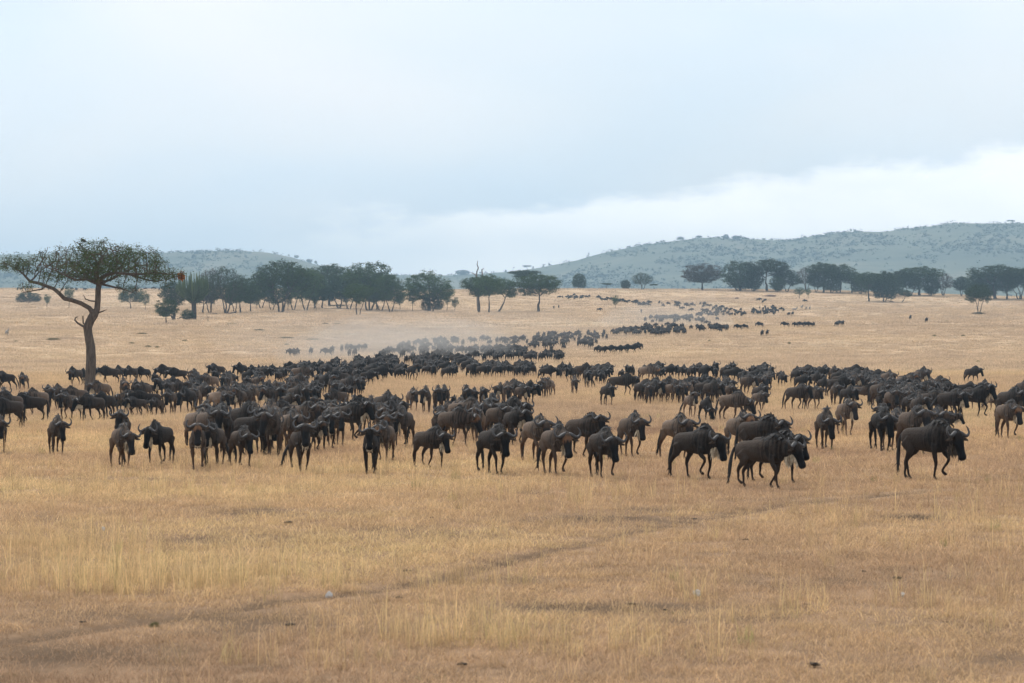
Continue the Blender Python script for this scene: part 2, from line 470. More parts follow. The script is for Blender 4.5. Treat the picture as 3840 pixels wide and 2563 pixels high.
# ------------------------------------------------------------------ far hills
CREST = np.array([(-3000, 985), (-1500, 975), (-700, 958), (0, 962), (300, 955), (600, 952), (850, 942), (1000, 949), (1091, 966), (1180, 993), (1300, 1020), (1500, 1033), (1700, 1034), (1943, 1018),
                  (2050, 1000), (2165, 977), (2244, 954), (2400, 922), (2522, 906), (2645, 893), (2768, 897), (2952, 906), (3044, 891), (3166, 874), (3320, 874), (3442, 860), (3595, 845), (3749, 846), (3900, 848), (4600, 890), (6000, 960), (9000, 1040)], float)
RC = 4300.0
def hill_z(x, y):
    r = np.sqrt(x * x + y * y); az = np.arctan2(x, y)
    u = 1920 + F * np.tan(np.clip(az, -1.2, 1.2))
    v = np.interp(u, CREST[:, 0], CREST[:, 1])
    crest = CAMZ + (HZ - v) / F * RC
    foot = 6.0
    tt = np.clip((r - 1900) / (RC - 1900), 0, 1)
    up = tt ** 1.25 * (1 - 0.18 * np.sin(np.pi * tt))
    dn = np.clip((r - RC) / 2600, 0, 1)
    z = foot + (crest - foot) * up * (1 - 0.75 * dn * dn * (3 - 2 * dn))
    bump = (vnoise(x / 420, y / 520, 31, 4) - 0.5) * 46 + (vnoise(x / 110, y / 140, 33, 3) - 0.5) * 12
    return z + bump * np.sin(np.pi * np.clip(tt, 0, 1)) * np.clip(crest / 150, 0.25, 1) - np.where(tt <= 0, 4.0, 0)
rh = np.concatenate([np.linspace(1760, 4300, 90), np.linspace(4300, 7200, 26)[1:]])
ah = np.radians(np.concatenate([np.linspace(-60, -15, 40, endpoint=False), np.linspace(-15, 15, 260), np.linspace(15, 60, 41)[1:]]))
Vh, Qh = polar_mesh('hills', rh, ah, hill_z, False)
hills = tag(link('hills', mesh_of('hills', Vh, Qh, [M['hill']])), kind='structure')

# ------------------------------------------------------------------ grass scattered by geometry nodes
def tuft(name, nb, rad, h0, h1, wd, lean0, lean1, seed, seg=2, mat='grass'):
    r = np.random.default_rng(seed)
    V, Fc, sh = [], [], []
    for _ in range(nb):
        a = r.random() * 6.283; q = rad * math.sqrt(r.random())
        b = np.array([q * math.cos(a), q * math.sin(a), -0.01])
        h = r.uniform(h0, h1); ln = math.radians(r.uniform(lean0, lean1)); da = r.random() * 6.283
        d = np.array([math.sin(ln) * math.cos(da), math.sin(ln) * math.sin(da), math.cos(ln)])
        s = np.array([math.cos(da + 1.2 + r.random()), math.sin(da + 1.2 + r.random()), 0]) * wd * r.uniform(0.6, 1.4) / 2
        dr = np.array([d[0] * 1.5, d[1] * 1.5, -0.12]) * h * 0.35
        c = r.uniform(0.55, 1.28)
        k = len(V)
        if seg == 2:
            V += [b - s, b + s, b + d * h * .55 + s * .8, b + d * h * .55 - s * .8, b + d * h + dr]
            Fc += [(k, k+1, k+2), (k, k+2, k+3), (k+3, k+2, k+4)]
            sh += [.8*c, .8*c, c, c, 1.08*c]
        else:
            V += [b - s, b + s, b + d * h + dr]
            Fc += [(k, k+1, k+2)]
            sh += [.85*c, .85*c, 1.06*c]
    me = mesh_of(name, np.array(V), np.array(Fc), [M[mat]], smooth=False)
    a_ = me.attributes.new('shade', 'FLOAT', 'POINT'); a_.data.foreach_set('value', np.array(sh, np.float32))
    return bpy.data.objects.new(name, me)
gcol = bpy.data.collections.new('grass_sources')
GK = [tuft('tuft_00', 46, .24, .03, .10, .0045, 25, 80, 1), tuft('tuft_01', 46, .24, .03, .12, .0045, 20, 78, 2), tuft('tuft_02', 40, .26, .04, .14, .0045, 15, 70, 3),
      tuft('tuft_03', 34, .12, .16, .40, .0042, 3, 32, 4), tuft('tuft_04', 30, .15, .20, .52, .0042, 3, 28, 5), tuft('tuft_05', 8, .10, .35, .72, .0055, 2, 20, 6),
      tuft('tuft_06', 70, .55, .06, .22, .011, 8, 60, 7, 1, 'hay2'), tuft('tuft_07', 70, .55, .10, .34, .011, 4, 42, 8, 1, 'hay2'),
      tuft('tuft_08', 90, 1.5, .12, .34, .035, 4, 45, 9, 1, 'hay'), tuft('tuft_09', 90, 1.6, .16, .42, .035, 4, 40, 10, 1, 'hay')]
for o in GK: gcol.objects.link(o)
def wedge(r0, r1, dens, half=14.5, seed=0):
    r = np.random.default_rng(seed)
    A = R(half)
    n = int((r1 * r1 - r0 * r0) * A * dens)
    q = np.sqrt(r.uniform(r0 * r0, r1 * r1, n)); a = r.uniform(-A, A, n)
    return q * np.sin(a), q * np.cos(a)
pts, kinds, scales, tints = [], [], [], []
def tint_at(x, y):
    n = vnoise(x * 0.05 + 40, y * 0.028 + 40, 21, 4)
    n2 = vnoise(x * 0.4 + 9, y * 0.25 + 3, 22, 3)
    return 0.0 + 0.78 * np.clip((n - 0.33) * 2.5, 0, 1) + 0.42 * (n2 - 0.5)
def emit(x, y, kd, sc, tn):
    z = ground_z(x, y)
    pts.append(np.stack([x, y, z], 1)); kinds.append(kd); scales.append(sc); tints.append(np.clip(tn, 0, 1))
r_ = np.random.default_rng(99)
for (r0, r1, dens, ks, s0) in [(14, 34, 32, (0, 1, 2), 1.0), (34, 62, 20, (0, 1, 2), 1.25), (62, 120, 10, (0, 1, 2), 1.7)]:
    x, y = wedge(r0, r1, dens, seed=int(r0))
    th = thin_at(x, y)
    keep = r_.random(len(x)) > np.maximum(bare_at(x, y) * 1.02, th * .12)
    x, y, th = x[keep], y[keep], th[keep]
    emit(x, y, r_.choice(ks, len(x)), s0 * r_.uniform(0.65, 1.35, len(x)) * (1 - .45 * th), tint_at(x, y) * 0.85 - 0.06 + r_.normal(0, .06, len(x)))
for (r0, r1, dens) in [(14, 40, 26.0), (40, 75, 11), (75, 125, 6.5)]:
    x, y = wedge(r0, r1, dens, seed=int(r0) + 5)
    u, v = proj(x, y, ground_z(x, y))
    tall = blobs(u, v, TALL)
    nn = vnoise(x * 0.12 + 3, y * 0.06 + 8, 44, 4)
    p = np.clip(0.022 + 0.42 * np.clip(nn - 0.52, 0, 1) * 2 + 0.6 * tall * (0.4 + nn), 0, 0.85) * (1 - bare_at(x, y)) * (1 - .92 * thin_at(x, y))
    p = np.where((y > 54) & (y < 70), p * 0.8 + .02, p)
    keep = r_.random(len(x)) < p
    x, y, tall = x[keep], y[keep], tall[keep]
    emit(x, y, r_.choice((3, 4, 5, 5), len(x)), r_.uniform(0.4, 0.95, len(x)) * (1.0 + .25 * np.clip(tall, 0, 1)) * (1.0 if r0 < 75 else 1.25), np.minimum(0.50 + 0.10 * np.clip(tall, 0, 1) + 0.18 * tint_at(x, y) + r_.normal(0, .08, len(x)), .78))
# middle distance: taller standing hay that hides the hooves
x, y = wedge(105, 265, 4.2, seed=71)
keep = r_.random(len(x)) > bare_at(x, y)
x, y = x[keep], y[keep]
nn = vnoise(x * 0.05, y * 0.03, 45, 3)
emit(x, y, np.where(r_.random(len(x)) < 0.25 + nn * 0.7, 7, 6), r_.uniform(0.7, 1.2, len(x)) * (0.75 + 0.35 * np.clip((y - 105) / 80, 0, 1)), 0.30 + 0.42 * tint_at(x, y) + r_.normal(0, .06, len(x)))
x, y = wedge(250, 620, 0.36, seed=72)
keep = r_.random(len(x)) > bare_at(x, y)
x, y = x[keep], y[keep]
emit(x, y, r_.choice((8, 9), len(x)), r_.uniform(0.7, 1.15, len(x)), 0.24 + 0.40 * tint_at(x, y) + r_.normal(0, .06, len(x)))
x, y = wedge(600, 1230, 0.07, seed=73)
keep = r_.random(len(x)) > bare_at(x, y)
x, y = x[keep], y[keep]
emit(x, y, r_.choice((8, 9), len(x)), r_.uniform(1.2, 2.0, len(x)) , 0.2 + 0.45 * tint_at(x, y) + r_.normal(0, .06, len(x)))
# scattered green weeds among the hay
x, y = wedge(14, 130, 0.05, seed=74)
emit(x, y, r_.choice((0, 3), len(x)), r_.uniform(0.5, 0.9, len(x)), np.full(len(x), 0.95) + r_.normal(0, .05, len(x)))
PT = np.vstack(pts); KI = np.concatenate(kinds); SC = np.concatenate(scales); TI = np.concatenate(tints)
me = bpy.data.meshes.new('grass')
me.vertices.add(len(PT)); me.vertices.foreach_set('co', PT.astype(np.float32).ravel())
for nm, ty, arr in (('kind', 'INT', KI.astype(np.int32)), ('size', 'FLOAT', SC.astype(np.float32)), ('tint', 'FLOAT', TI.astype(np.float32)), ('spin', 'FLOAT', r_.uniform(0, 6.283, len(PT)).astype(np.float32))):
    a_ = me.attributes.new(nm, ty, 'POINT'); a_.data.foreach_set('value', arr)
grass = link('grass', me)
tag(grass, 'dry straw coloured savanna grass over the whole plain', 'grass', kind='stuff')
print('grass tufts', len(PT))
g = bpy.data.node_groups.new('grass_scatter', 'GeometryNodeTree')
g.interface.new_socket('Geometry', in_out='INPUT', socket_type='NodeSocketGeometry')
g.interface.new_socket('Geometry', in_out='OUTPUT', socket_type='NodeSocketGeometry')
gi = N(g, 'NodeGroupInput'); go = N(g, 'NodeGroupOutput')
ci = N(g, 'GeometryNodeCollectionInfo'); ci.inputs['Collection'].default_value = gcol
ci.inputs['Separate Children'].default_value = True; ci.inputs['Reset Children'].default_value = True
ip = N(g, 'GeometryNodeInstanceOnPoints'); ip.inputs['Pick Instance'].default_value = True
def named(nm, ty):
    n = N(g, 'GeometryNodeInputNamedAttribute', data_type=ty); n.inputs['Name'].default_value = nm
    return n.outputs['Attribute']
L(g, gi.outputs[0], ip.inputs['Points']); L(g, ci.outputs[0], ip.inputs['Instance'])
L(g, named('kind', 'INT'), ip.inputs['Instance Index'])
cx = N(g, 'ShaderNodeCombineXYZ'); L(g, named('spin', 'FLOAT'), cx.inputs[2])
L(g, cx.outputs[0], ip.inputs['Rotation'])
L(g, named('size', 'FLOAT'), ip.inputs['Scale'])
L(g, ip.outputs[0], go.inputs[0])
grass.modifiers.new('scatter', 'NODES').node_group = g
# ------------------------------------------------------------------ haze: even air over plain and hills
def box_mesh(name, x0, x1, y0, y1, z0, z1, mat):
    V = [(x, y, z) for z in (z0, z1) for y in (y0, y1) for x in (x0, x1)]
    Fc = [(0, 2, 3, 1), (4, 5, 7, 6), (0, 1, 5, 4), (2, 6, 7, 3), (0, 4, 6, 2), (1, 3, 7, 5)]
    return mesh_of(name, np.array(V, float), Fc, [mat], smooth=False)
def mat_volume(name, col, dens, aniso=0.0):
    m = bpy.data.materials.new(name); m.use_nodes = True
    t = m.node_tree; t.nodes.clear()
    v = N(t, 'ShaderNodeVolumePrincipled')
    v.inputs['Color'].default_value = (*col, 1)
    v.inputs['Density'].default_value = dens
    v.inputs['Anisotropy'].default_value = aniso
    o = N(t, 'ShaderNodeOutputMaterial'); L(t, v.outputs[0], o.inputs['Volume'])
    return m
HAZE = 1.75e-4
haze = tag(link('haze', box_mesh('haze', -6700, 6700, -1900, 7400, -6, 290, mat_volume('pale_air', (0.55, 0.79, 1.0), HAZE))), 'pale blue haze in the air over the plain and hills', 'haze', kind='stuff')

# dust kicked up over the middle of the herd: low soft swells of air
def ellipsoid(name, c, r, mat, seed, n=20, m=32):
    q = np.random.default_rng(seed); ph = q.random(6) * 6.28
    V = []; Fc = []
    for i in range(n + 1):
        th = np.pi * i / n
        for j in range(m):
            a = 2 * np.pi * j / m
            k = 1 + 0.10 * math.sin(3 * a + ph[0]) + 0.07 * math.sin(5 * a + ph[1]) + 0.08 * math.sin(3 * th + ph[2] + 2 * a)
            V.append((r[0] * k * math.sin(th) * math.cos(a), r[1] * k * math.sin(th) * math.sin(a), r[2] * k * math.cos(th)))
    for i in range(n):
        for j in range(m):
            Fc.append((i*m + j, (i+1)*m + j, (i+1)*m + (j+1) % m, i*m + (j+1) % m))
    return tag(link(name, mesh_of(name, np.array(V), Fc, [mat]), loc=c), kind='stuff')
vd = mat_volume('herd_dust', (0.90, 0.86, 0.82), 0.0042)
vd2 = mat_volume('thin_herd_dust', (0.88, 0.86, 0.84), 0.0015)
DUST = [('dust', (1500, 1345), (15, 60, 4.2), vd, 'brown dust hanging over the densest part of the herd'),
        ('dust', (1380, 1325), (22, 70, 5), vd2, 'thin dust drifting above the herd towards the thicket'),
        ('dust', (1850, 1300), (22, 60, 5), vd2, 'thin dust over the far files of walking wildebeest'),
        ('dust', (2500, 1222), (16, 40, 4.5), vd, 'dust patch over the distant dense file on the slope')]
for k, (nm, (u, v), r, mt, lb) in enumerate(DUST):
    x, y, z = px(u, v)
    o = ellipsoid(nm, (x, y, z + r[2] * 0.25), r, mt, 60 + k)
    tag(o, lb, 'dust')

# ------------------------------------------------------------------ trees
def colonize(nodes, parents, att, step, infl, kill, iters=80, tropism=(0, 0, 0.06)):
    """space colonisation: grows twigs from the given skeleton towards the attraction points"""
    P = [np.asarray(p, float) for p in nodes]; par = list(parents)
    att = np.asarray(att, float)
    near = np.full(len(att), 1e9); who = np.zeros(len(att), int)
    A = np.array(P)
    for s in range(0, len(att), 400):
        d = np.linalg.norm(att[s:s+400, None] - A[None], axis=2)
        who[s:s+400] = d.argmin(1); near[s:s+400] = d.min(1)
    alive = near > kill
    seen = {}
    for it in range(iters):
        idx = np.nonzero(alive & (near < infl))[0]
        if len(idx) == 0:
            if it > 2: break
            idx = np.nonzero(alive)[0]
            if len(idx) == 0: break
        dirs = {}
        dv = unit(att[idx] - np.array([P[w_] for w_ in who[idx]]))
        for i, d in zip(idx, dv):
            dirs.setdefault(who[i], []).append(d)
        newp = []
        for w_, ds in dirs.items():
            d = unit(np.mean(ds, 0) + np.array(tropism) + rng.normal(0, 0.10, 3))
            q = P[w_] + d * step
            key = (w_, tuple(np.round(q, 2)))
            seen[w_] = seen.get(w_, 0) + 1
            if seen[w_] > 4: continue
            newp.append((q, w_))
        if not newp: break
        b0 = len(P)
        for q, w_ in newp:
            P.append(q); par.append(w_)
        B = np.array([q for q, _ in newp])
        ia = np.nonzero(alive)[0]
        for s in range(0, len(ia), 600):
            k = ia[s:s+600]
            d = np.linalg.norm(att[k, None] - B[None], axis=2)
            m_ = d.min(1); a_ = d.argmin(1)
            up = m_ < near[k]
            near[k[up]] = m_[up]; who[k[up]] = b0 + a_[up]
        alive &= near > kill
    return np.array(P), np.array(par)
def radii(par, base, tip, n_exp=2.3, fixed=None):
    n = len(par); ch = [[] for _ in range(n)]
    for i, p in enumerate(par):
        if p >= 0: ch[p].append(i)
    rad = np.zeros(n)
    order = list(range(n))
    depth = np.zeros(n, int)
    for i in range(n):
        if par[i] >= 0: depth[i] = depth[par[i]] + 1
    for i in sorted(order, key=lambda k: -depth[k]):
        rad[i] = tip if not ch[i] else sum(rad[c] ** n_exp for c in ch[i]) ** (1 / n_exp)
    if base:
        s = base / rad[0]
        rad = tip + (rad - tip) * max(0, (base - tip)) / max(1e-6, rad[0] - tip)
    if fixed is not None:
        for i, f in fixed.items(): rad[i] = max(f, tip)
    return rad, ch, depth
def branch_mesh(P, par, rad, ch, nseg=6, rmin=0.0, nthin=3):
    """tubes along each chain of nodes"""
    parts = []
    n = len(P)
    main = {i: (max(c, key=lambda k: rad[k]) if c else -1) for i, c in enumerate(ch)}
    starts = [i for i in range(n) if par[i] < 0 or main[par[i]] != i]
    for s in starts:
        chain = [s] if par[s] < 0 else [par[s], s]
        while main[chain[-1]] >= 0 and chain[-1] != (par[s] if par[s] >= 0 else -5):
            chain.append(main[chain[-1]])
            if len(chain) > 400: break
        if par[s] >= 0 and len(chain) >= 2 and chain[1] != s: continue
        c = P[chain]; r = rad[chain].copy()
        if par[s] >= 0: r[0] = min(r[0], rad[s] * 1.25)
        if r.max() < rmin or len(chain) < 2: continue
        sg = nseg if r.max() > 0.06 else nthin
        ups = np.tile([0.31, 0.95, 0.05], (len(c), 1))
        parts.append(loft(c, r, r, sg, ups, cap=False))
    return merge(parts)
def leaf_mesh(cent, n_per, spread, size, flat=0.55, seed=0, quad=True):
    q = np.random.default_rng(seed)
    C = np.repeat(np.asarray(cent), n_per, axis=0)
    C = C + q.normal(0, 1, C.shape) * np.array([spread, spread, spread * flat])
    n = len(C)
    d1 = unit(q.normal(0, 1, (n, 3)) * np.array([1, 1, 0.45])); nn = unit(q.normal(0, 1, (n, 3)) + np.array([0, 0, 0.9]))
    d2 = unit(np.cross(nn, d1))
    s = size * q.uniform(0.55, 1.35, (n, 1))
    V = np.stack([C - d1 * s, C + d2 * s * 0.45, C + d1 * s, C - d2 * s * 0.45], 1).reshape(-1, 3)
    Fc = np.arange(n * 4).reshape(n, 4)
    return V, Fc
def in_ellipsoids(n, els, q, shell=0.35):
    out = []
    vol = np.array([a[3] * a[4] * a[5] for a in els]) ** 0.62; vol = vol / vol.sum()
    for e, k in zip(els, q.multinomial(n, vol)):
        d = unit(q.normal(0, 1, (k, 3))); r = q.uniform(shell ** 3, 1, (k, 1)) ** (1 / 3)
        p = d * r
        p[:, 2] = np.where(p[:, 2] < 0, p[:, 2] * e[6] if len(e) > 6 else p[:, 2], p[:, 2])
        out.append(p * np.array(e[3:6]) + np.array(e[:3]))
    return np.vstack(out)

# ---- the big acacia, its limbs traced from the photograph
AC = px(338, 1476)
SC_ = AC[1] / F / 2.412            # metres for one step of the tracing grid
def tr(zx, zy, dy=0.0): return np.array([(zx - 815) * SC_, dy, (1506 - zy) * SC_ - 0.05])
nodes, pars, fixed = [], [], {}
def limb(points, start):
    last = start
    for p in points:
        zx, zy, dy, r = p
        q = tr(zx, zy, dy)
        if last >= 0:
            a = nodes[last]; k = max(1, int(np.linalg.norm(q - a) / 0.45))
        else:
            k = 1; a = q
        ra = fixed.get(last, r)
        for i in range(1, k + 1):
            nodes.append(a + (q - a) * i / k + (rng.normal(0, 0.012, 3) if i < k else 0)); pars.append(last)
            last = len(nodes) - 1
            fixed[last] = ra + (r - ra) * i / k
    return last
k_ = 1.0
trunk_i = limb([(815, 1512, 0, .47), (814, 1470, 0, .39), (816, 1350, 0, .345), (822, 1200, .05, .33), (818, 1080, .1, .305), (796, 960, .1, .28), (790, 905, .05, .295), (815, 840, .05, .285), (848, 785, 0, .30)], -1)
fork = limb([(878, 735, 0, .20), (885, 650, 0, .19), (886, 560, .05, .185), (895, 505, .1, .19)], trunk_i)
l_limb = limb([(812, 728, -.2, .155), (740, 685, -.4, .145), (660, 658, -.5, .14), (592, 643, -.5, .14), (545, 595, -.5, .13), (492, 553, -.4, .115), (420, 527, -.3, .11), (350, 502, -.1, .10), (272, 487, 0, .095)], trunk_i)
l_end = limb([(232, 447, .1, .075), (200, 412, .2, .06), (130, 365, .2, .045), (80, 335, .1, .03)], l_limb)
limb([(300, 450, .5, .05), (330, 400, .9, .04), (390, 350, 1.2, .03)], l_limb)
limb([(400, 560, -.9, .05), (330, 575, -1.3, .04), (250, 590, -1.6, .03)], [i for i, p in enumerate(nodes) if np.linalg.norm(p - tr(420, 527, -.3)) < .01][0])
up1 = limb([(862, 452, .3, .12), (850, 400, .6, .10), (855, 330, .8, .08), (840, 260, 1.0, .05)], fork)
up2 = limb([(925, 455, -.3, .13), (985, 425, -.6, .12), (1060, 410, -1.0, .10), (1190, 425, -1.3, .085), (1330, 425, -1.4, .07), (1440, 410, -1.5, .05), (1540, 425, -1.4, .035)], fork)
up3 = limb([(800, 470, -.8, .09), (720, 480, -1.6, .075), (640, 440, -2.2, .06), (560, 400, -2.6, .045), (480, 370, -2.9, .03)], fork)
up4 = limb([(940, 480, 1.0, .09), (1010, 440, 1.9, .075), (1090, 380, 2.8, .06), (1180, 330, 3.4, .04)], fork)
up5 = limb([(850, 470, 1.0, .085), (760, 430, 2.0, .07), (660, 380, 2.8, .055), (560, 330, 3.2, .035)], fork)
up6 = limb([(900, 420, -1.2, .085), (930, 340, -2.0, .065), (980, 270, -2.5, .045), (1040, 200, -2.7, .03)], fork)
up7 = limb([(960, 520, -.2, .075), (1040, 540, -.2, .06), (1130, 560, -.1, .045), (1230, 600, 0, .02)], fork)
limb([(1320, 470, -.8, .05), (1420, 490, -.4, .04), (1500, 470, 0, .03), (1600, 440, .2, .025)], [i for i, p in enumerate(nodes) if np.linalg.norm(p - tr(1190, 425, -1.3)) < .01][0])
limb([(862, 667, -.1, .055), (822, 662, -.3, .045), (782, 647, -.4, .035), (765, 610, -.5, .02)], [i for i, p in enumerate(nodes) if np.linalg.norm(p - tr(885, 650, 0)) < .01][0])
STUB0 = len(nodes)
stub_par = [i for i, p in enumerate(nodes) if np.linalg.norm(p - tr(790, 905, .05)) < .01][0]
limb([(742, 887, -.1, .075), (705, 862, -.2, .06), (680, 836, -.2, .055), (690, 812, -.2, .05), (712, 806, -.2, .02)], stub_par)
limb([(757, 862, -.2, .05), (753, 798, -.2, .04)], stub_par)
limb([(930, 757, -.1, .045), (972, 740, -.2, .012)], trunk_i)
STUB1 = len(nodes)
q = np.random.default_rng(5)
def E(zx, zy, dy, rx, rz, ry, low=0.75):
    c = tr(zx, zy, dy); return (*c, rx * SC_, ry, rz * SC_, low)
att = in_ellipsoids(3400, [E(850, 320, 0, 440, 205, 3.9, .8), E(600, 350, .3, 300, 165, 3.4, .75), E(1180, 330, 0, 330, 175, 3.4, .8), E(110, 350, .1, 150, 90, 1.5), E(235, 340, .1, 130, 80, 1.3), E(400, 300, .4, 170, 110, 2.0),
                           E(1420, 430, -.6, 210, 110, 2.0), E(1590, 425, 0, 90, 65, 0.9), E(280, 555, -1.4, 85, 45, .6), E(1150, 545, 0, 150, 40, 1.0)], q, 0.25)
att[:, 2] += 0.25 * np.sin(att[:, 0] * 2.1) * np.cos(att[:, 1] * 1.7)
grow = list(range(len(nodes)))
# stubs and trunk do not sprout: colonise from limbs only by giving far copies of the rest
Pn, Pp = [np.array(p) for p in nodes], list(pars)
block = [i for i in range(len(nodes)) if (STUB0 <= i < STUB1) or i <= trunk_i]
Pm = [p if i not in block else p + np.array([0, 0, -500.0]) for i, p in enumerate(Pn)]
Pc, parc = colonize(Pm, Pp, att, 0.26, 1.5, 0.27, 70, (0, 0, 0.03))
for i in block: Pc[i] = Pn[i]
nf = len(nodes)
rad, ch, dep = radii(parc, None, 0.015, 2.2)
for i in range(nf): rad[i] = fixed[i]
for i in range(nf, len(rad)): rad[i] = min(rad[i], 0.055)
V, Fc = branch_mesh(Pc, parc, rad, ch, 9, 0, 4)
acacia = empty('acacia_tree', AC)
tag(acacia, 'tall open acacia with bent bare trunk and wide flat-topped crown beside the herd', 'tree')
link('trunk', mesh_of('trunk', V, Fc, [M['bark']]), acacia)
tips = np.array([i for i in range(nf, len(Pc)) if rad[i] < 0.034])
tipP = Pc[tips]
dens = vnoise(tipP[:, 0] * 0.7 + 20, tipP[:, 2] * 1.1 + 20, 3, 2) + np.where(tipP[:, 0] < -4.0, 0.5, 0)
sel = tipP[q.random(len(tipP)) < np.clip(0.35 + 1.5 * (dens - 0.35), 0.25, 1)]
V, Fc = leaf_mesh(sel, 22, 0.19, 0.056, 0.6, 11)
link('crown', mesh_of('crown', V, Fc, [M['leaf_hero']], smooth=False), acacia)
oc = tr(1640, 440, 0.0)
V, Fc = leaf_mesh(in_ellipsoids(60, [(*oc, .18, .16, .22)], q, 0.0), 7, 0.06, 0.07, 1.0, 12)
o = link('dead_leaf_cluster', mesh_of('dead_leaf_cluster', V, Fc, [M['leaf_orange']], smooth=False), acacia)
o['label'] = 'orange brown clump of dead leaves at the branch tip'
print('acacia nodes', len(Pc), 'leaves', len(Fc))

# ---- background tree variants (unit size: crown 1 wide either way, 1 high)
def tree_variant(seed, els, natt, trunk_r, stems=1, leaf=0.022, nper=7, spread=0.028, trunk_h=0.28, bare_frac=0.0, lean=0.0):
    global rng
    rng = np.random.default_rng(seed); q = np.random.default_rng(seed + 100)
    nd, pr, fx = [], [], {}
    for s in range(stems):
        a = 6.28 * s / max(1, stems) + q.random(); off = 0.0 if stems == 1 else 0.035
        th = trunk_h * q.uniform(0.8, 1.15); last = -1
        if stems > 1 and s > 0: last = 0
        tgt = np.array([math.cos(a) * (0.10 if stems > 1 else 0.03) + lean, math.sin(a) * (0.10 if stems > 1 else 0.03), th])
        b = np.array([math.cos(a) * off, math.sin(a) * off, -0.02])
        for i in range(0 if last < 0 else 1, 6):
            f = i / 5
            nd.append(b * (1 - f) + tgt * f + q.normal(0, 0.006, 3) * (i > 0)); pr.append(last); last = len(nd) - 1
            fx[last] = 1.35 * trunk_r * (1.25 if i == 0 else 1.0 - 0.35 * f) / (1 if stems == 1 else 1.35)
    att = in_ellipsoids(natt, els, q, 0.3)
    nb = len(nd)
    block = [i for i in range(nb) if nd[i][2] < trunk_h * 0.55]
    Pm = [p + np.array([0, 0, -50.0]) if i in block else p for i, p in enumerate(nd)]
    P, par = colonize(Pm, pr, att, 0.045, 0.34, 0.045, 60, (0, 0, 0.12))
    for i in block: P[i] = nd[i]
    rad, ch, dep = radii(par, None, 0.0026, 2.1)
    for i in range(nb): rad[i] = fx[i]
    for i in range(nb, len(rad)): rad[i] = min(rad[i], trunk_r * 0.6)
    Vb, Fb = branch_mesh(P, par, rad, ch, 7, 0.0, 3)
    tp = P[[i for i in range(nb, len(P)) if rad[i] < 0.0075]]
    if bare_frac: tp = tp[q.random(len(tp)) > bare_frac]
    Vl, Fl = leaf_mesh(tp, nper, spread * 1.15, leaf * 1.05, 0.55, seed)
    return (mesh_of('trunk', Vb, Fb, []), mesh_of('crown', Vl, Fl, [], smooth=False))
VAR = {}
VAR['umbrella'] = tree_variant(1, [(0, 0, .74, .50, .50, .26, .55), (.2, .1, .60, .27, .25, .16), (-.22, -.1, .58, .27, .22, .16)], 620, .026, 1, .015, 20)
VAR['round'] = tree_variant(2, [(0, 0, .62, .48, .48, .38, .9), (.28, 0, .46, .22, .25, .22), (-.28, .1, .46, .22, .2, .22)], 640, .024, 1, .015, 20, trunk_h=.20)
VAR['tall'] = tree_variant(3, [(0, 0, .62, .42, .42, .38, .9), (.12, .05, .76, .36, .3, .24), (-.2, -.1, .50, .30, .3, .28)], 640, .024, 2, .015, 20, trunk_h=.22)
VAR['vase'] = tree_variant(4, [(0, 0, .72, .48, .48, .28, .8), (.26, .1, .58, .25, .24, .24), (-.26, -.1, .6, .25, .24, .24)], 640, .020, 3, .015, 19, trunk_h=.26)
VAR['bushy'] = tree_variant(5, [(0, 0, .54, .48, .48, .46, 1.0), (.25, 0, .34, .25, .25, .28), (-.25, 0, .3, .25, .25, .26)], 680, .030, 3, .017, 18, trunk_h=.14)
VAR['bare'] = tree_variant(6, [(0, 0, .60, .46, .46, .40, .9)], 700, .026, 3, .013, 11, trunk_h=.20, bare_frac=.1)
VAR['sapling'] = tree_variant(7, [(0, 0, .74, .40, .40, .22, .8), (.12, .1, .55, .30, .26, .22), (-.16, -.1, .60, .30, .3, .20), (-.05, .05, .40, .2, .2, .12)], 230, .022, 1, .020, 13, spread=.045, trunk_h=.26, bare_frac=.25)
VAR['flat'] = tree_variant(8, [(0, 0, .86, .50, .50, .10, .5), (-.3, 0, .72, .2, .2, .07), (.3, .1, .76, .2, .2, .07)], 460, .024, 1, .017, 17, trunk_h=.45)
VAR['bush'] = tree_variant(9, [(0, 0, .42, .48, .48, .46, .9), (.25, .1, .35, .25, .25, .42), (-.2, -.1, .3, .3, .3, .3)], 260, .016, 4, .026, 16, spread=.05, trunk_h=.08, bare_frac=.2)
VAR['leaner'] = tree_variant(10, [(.18, 0, .70, .38, .36, .27, .8), (.4, 0, .56, .18, .2, .16)], 420, .026, 1, .016, 19, trunk_h=.30, lean=.16)
rng = np.random.default_rng(77)
LEAFM = {'g': 'leaf', 'd': 'leaf_dark', 'y': 'leaf_grey', 's': 'scrub', 'w': 'shrub'}
var_cache = {}
def tree(kind, u, v, wpx, hpx, tone, name, label, group=None, dy=0.0, cat='tree'):
    x, y, z = px(u, v)
    if dy:
        y2 = y + dy; x = x * y2 / y; y = y2; z = float(ground_z(x, y))
    s = y / F
    key = (kind, tone)
    if key not in var_cache:
        a, b = VAR[kind]
        a2 = a.copy(); a2.materials.append(M['fbark']); b2 = b.copy(); b2.materials.append(M[LEAFM[tone]])
        var_cache[key] = (a2, b2)
    a, b = var_cache[key]
    e = empty(name, (x, y, z - 0.02))
    e.rotation_euler = (0, 0, random.uniform(0, 6.28) if kind != 'leaner' else random.uniform(-.3, .3))
    k2 = 1.28 if kind in ('vase', 'tall', 'round', 'umbrella') else 1.0
    e.scale = (wpx * s * k2, wpx * s * k2, hpx * s * 1.02)
    tag(e, label, cat, group)
    link('trunk', a, e); link('crown', b, e)
    return e
TH = 'trees of the thicket left of the open slope'; RT = 'trees along the ridge at the right'
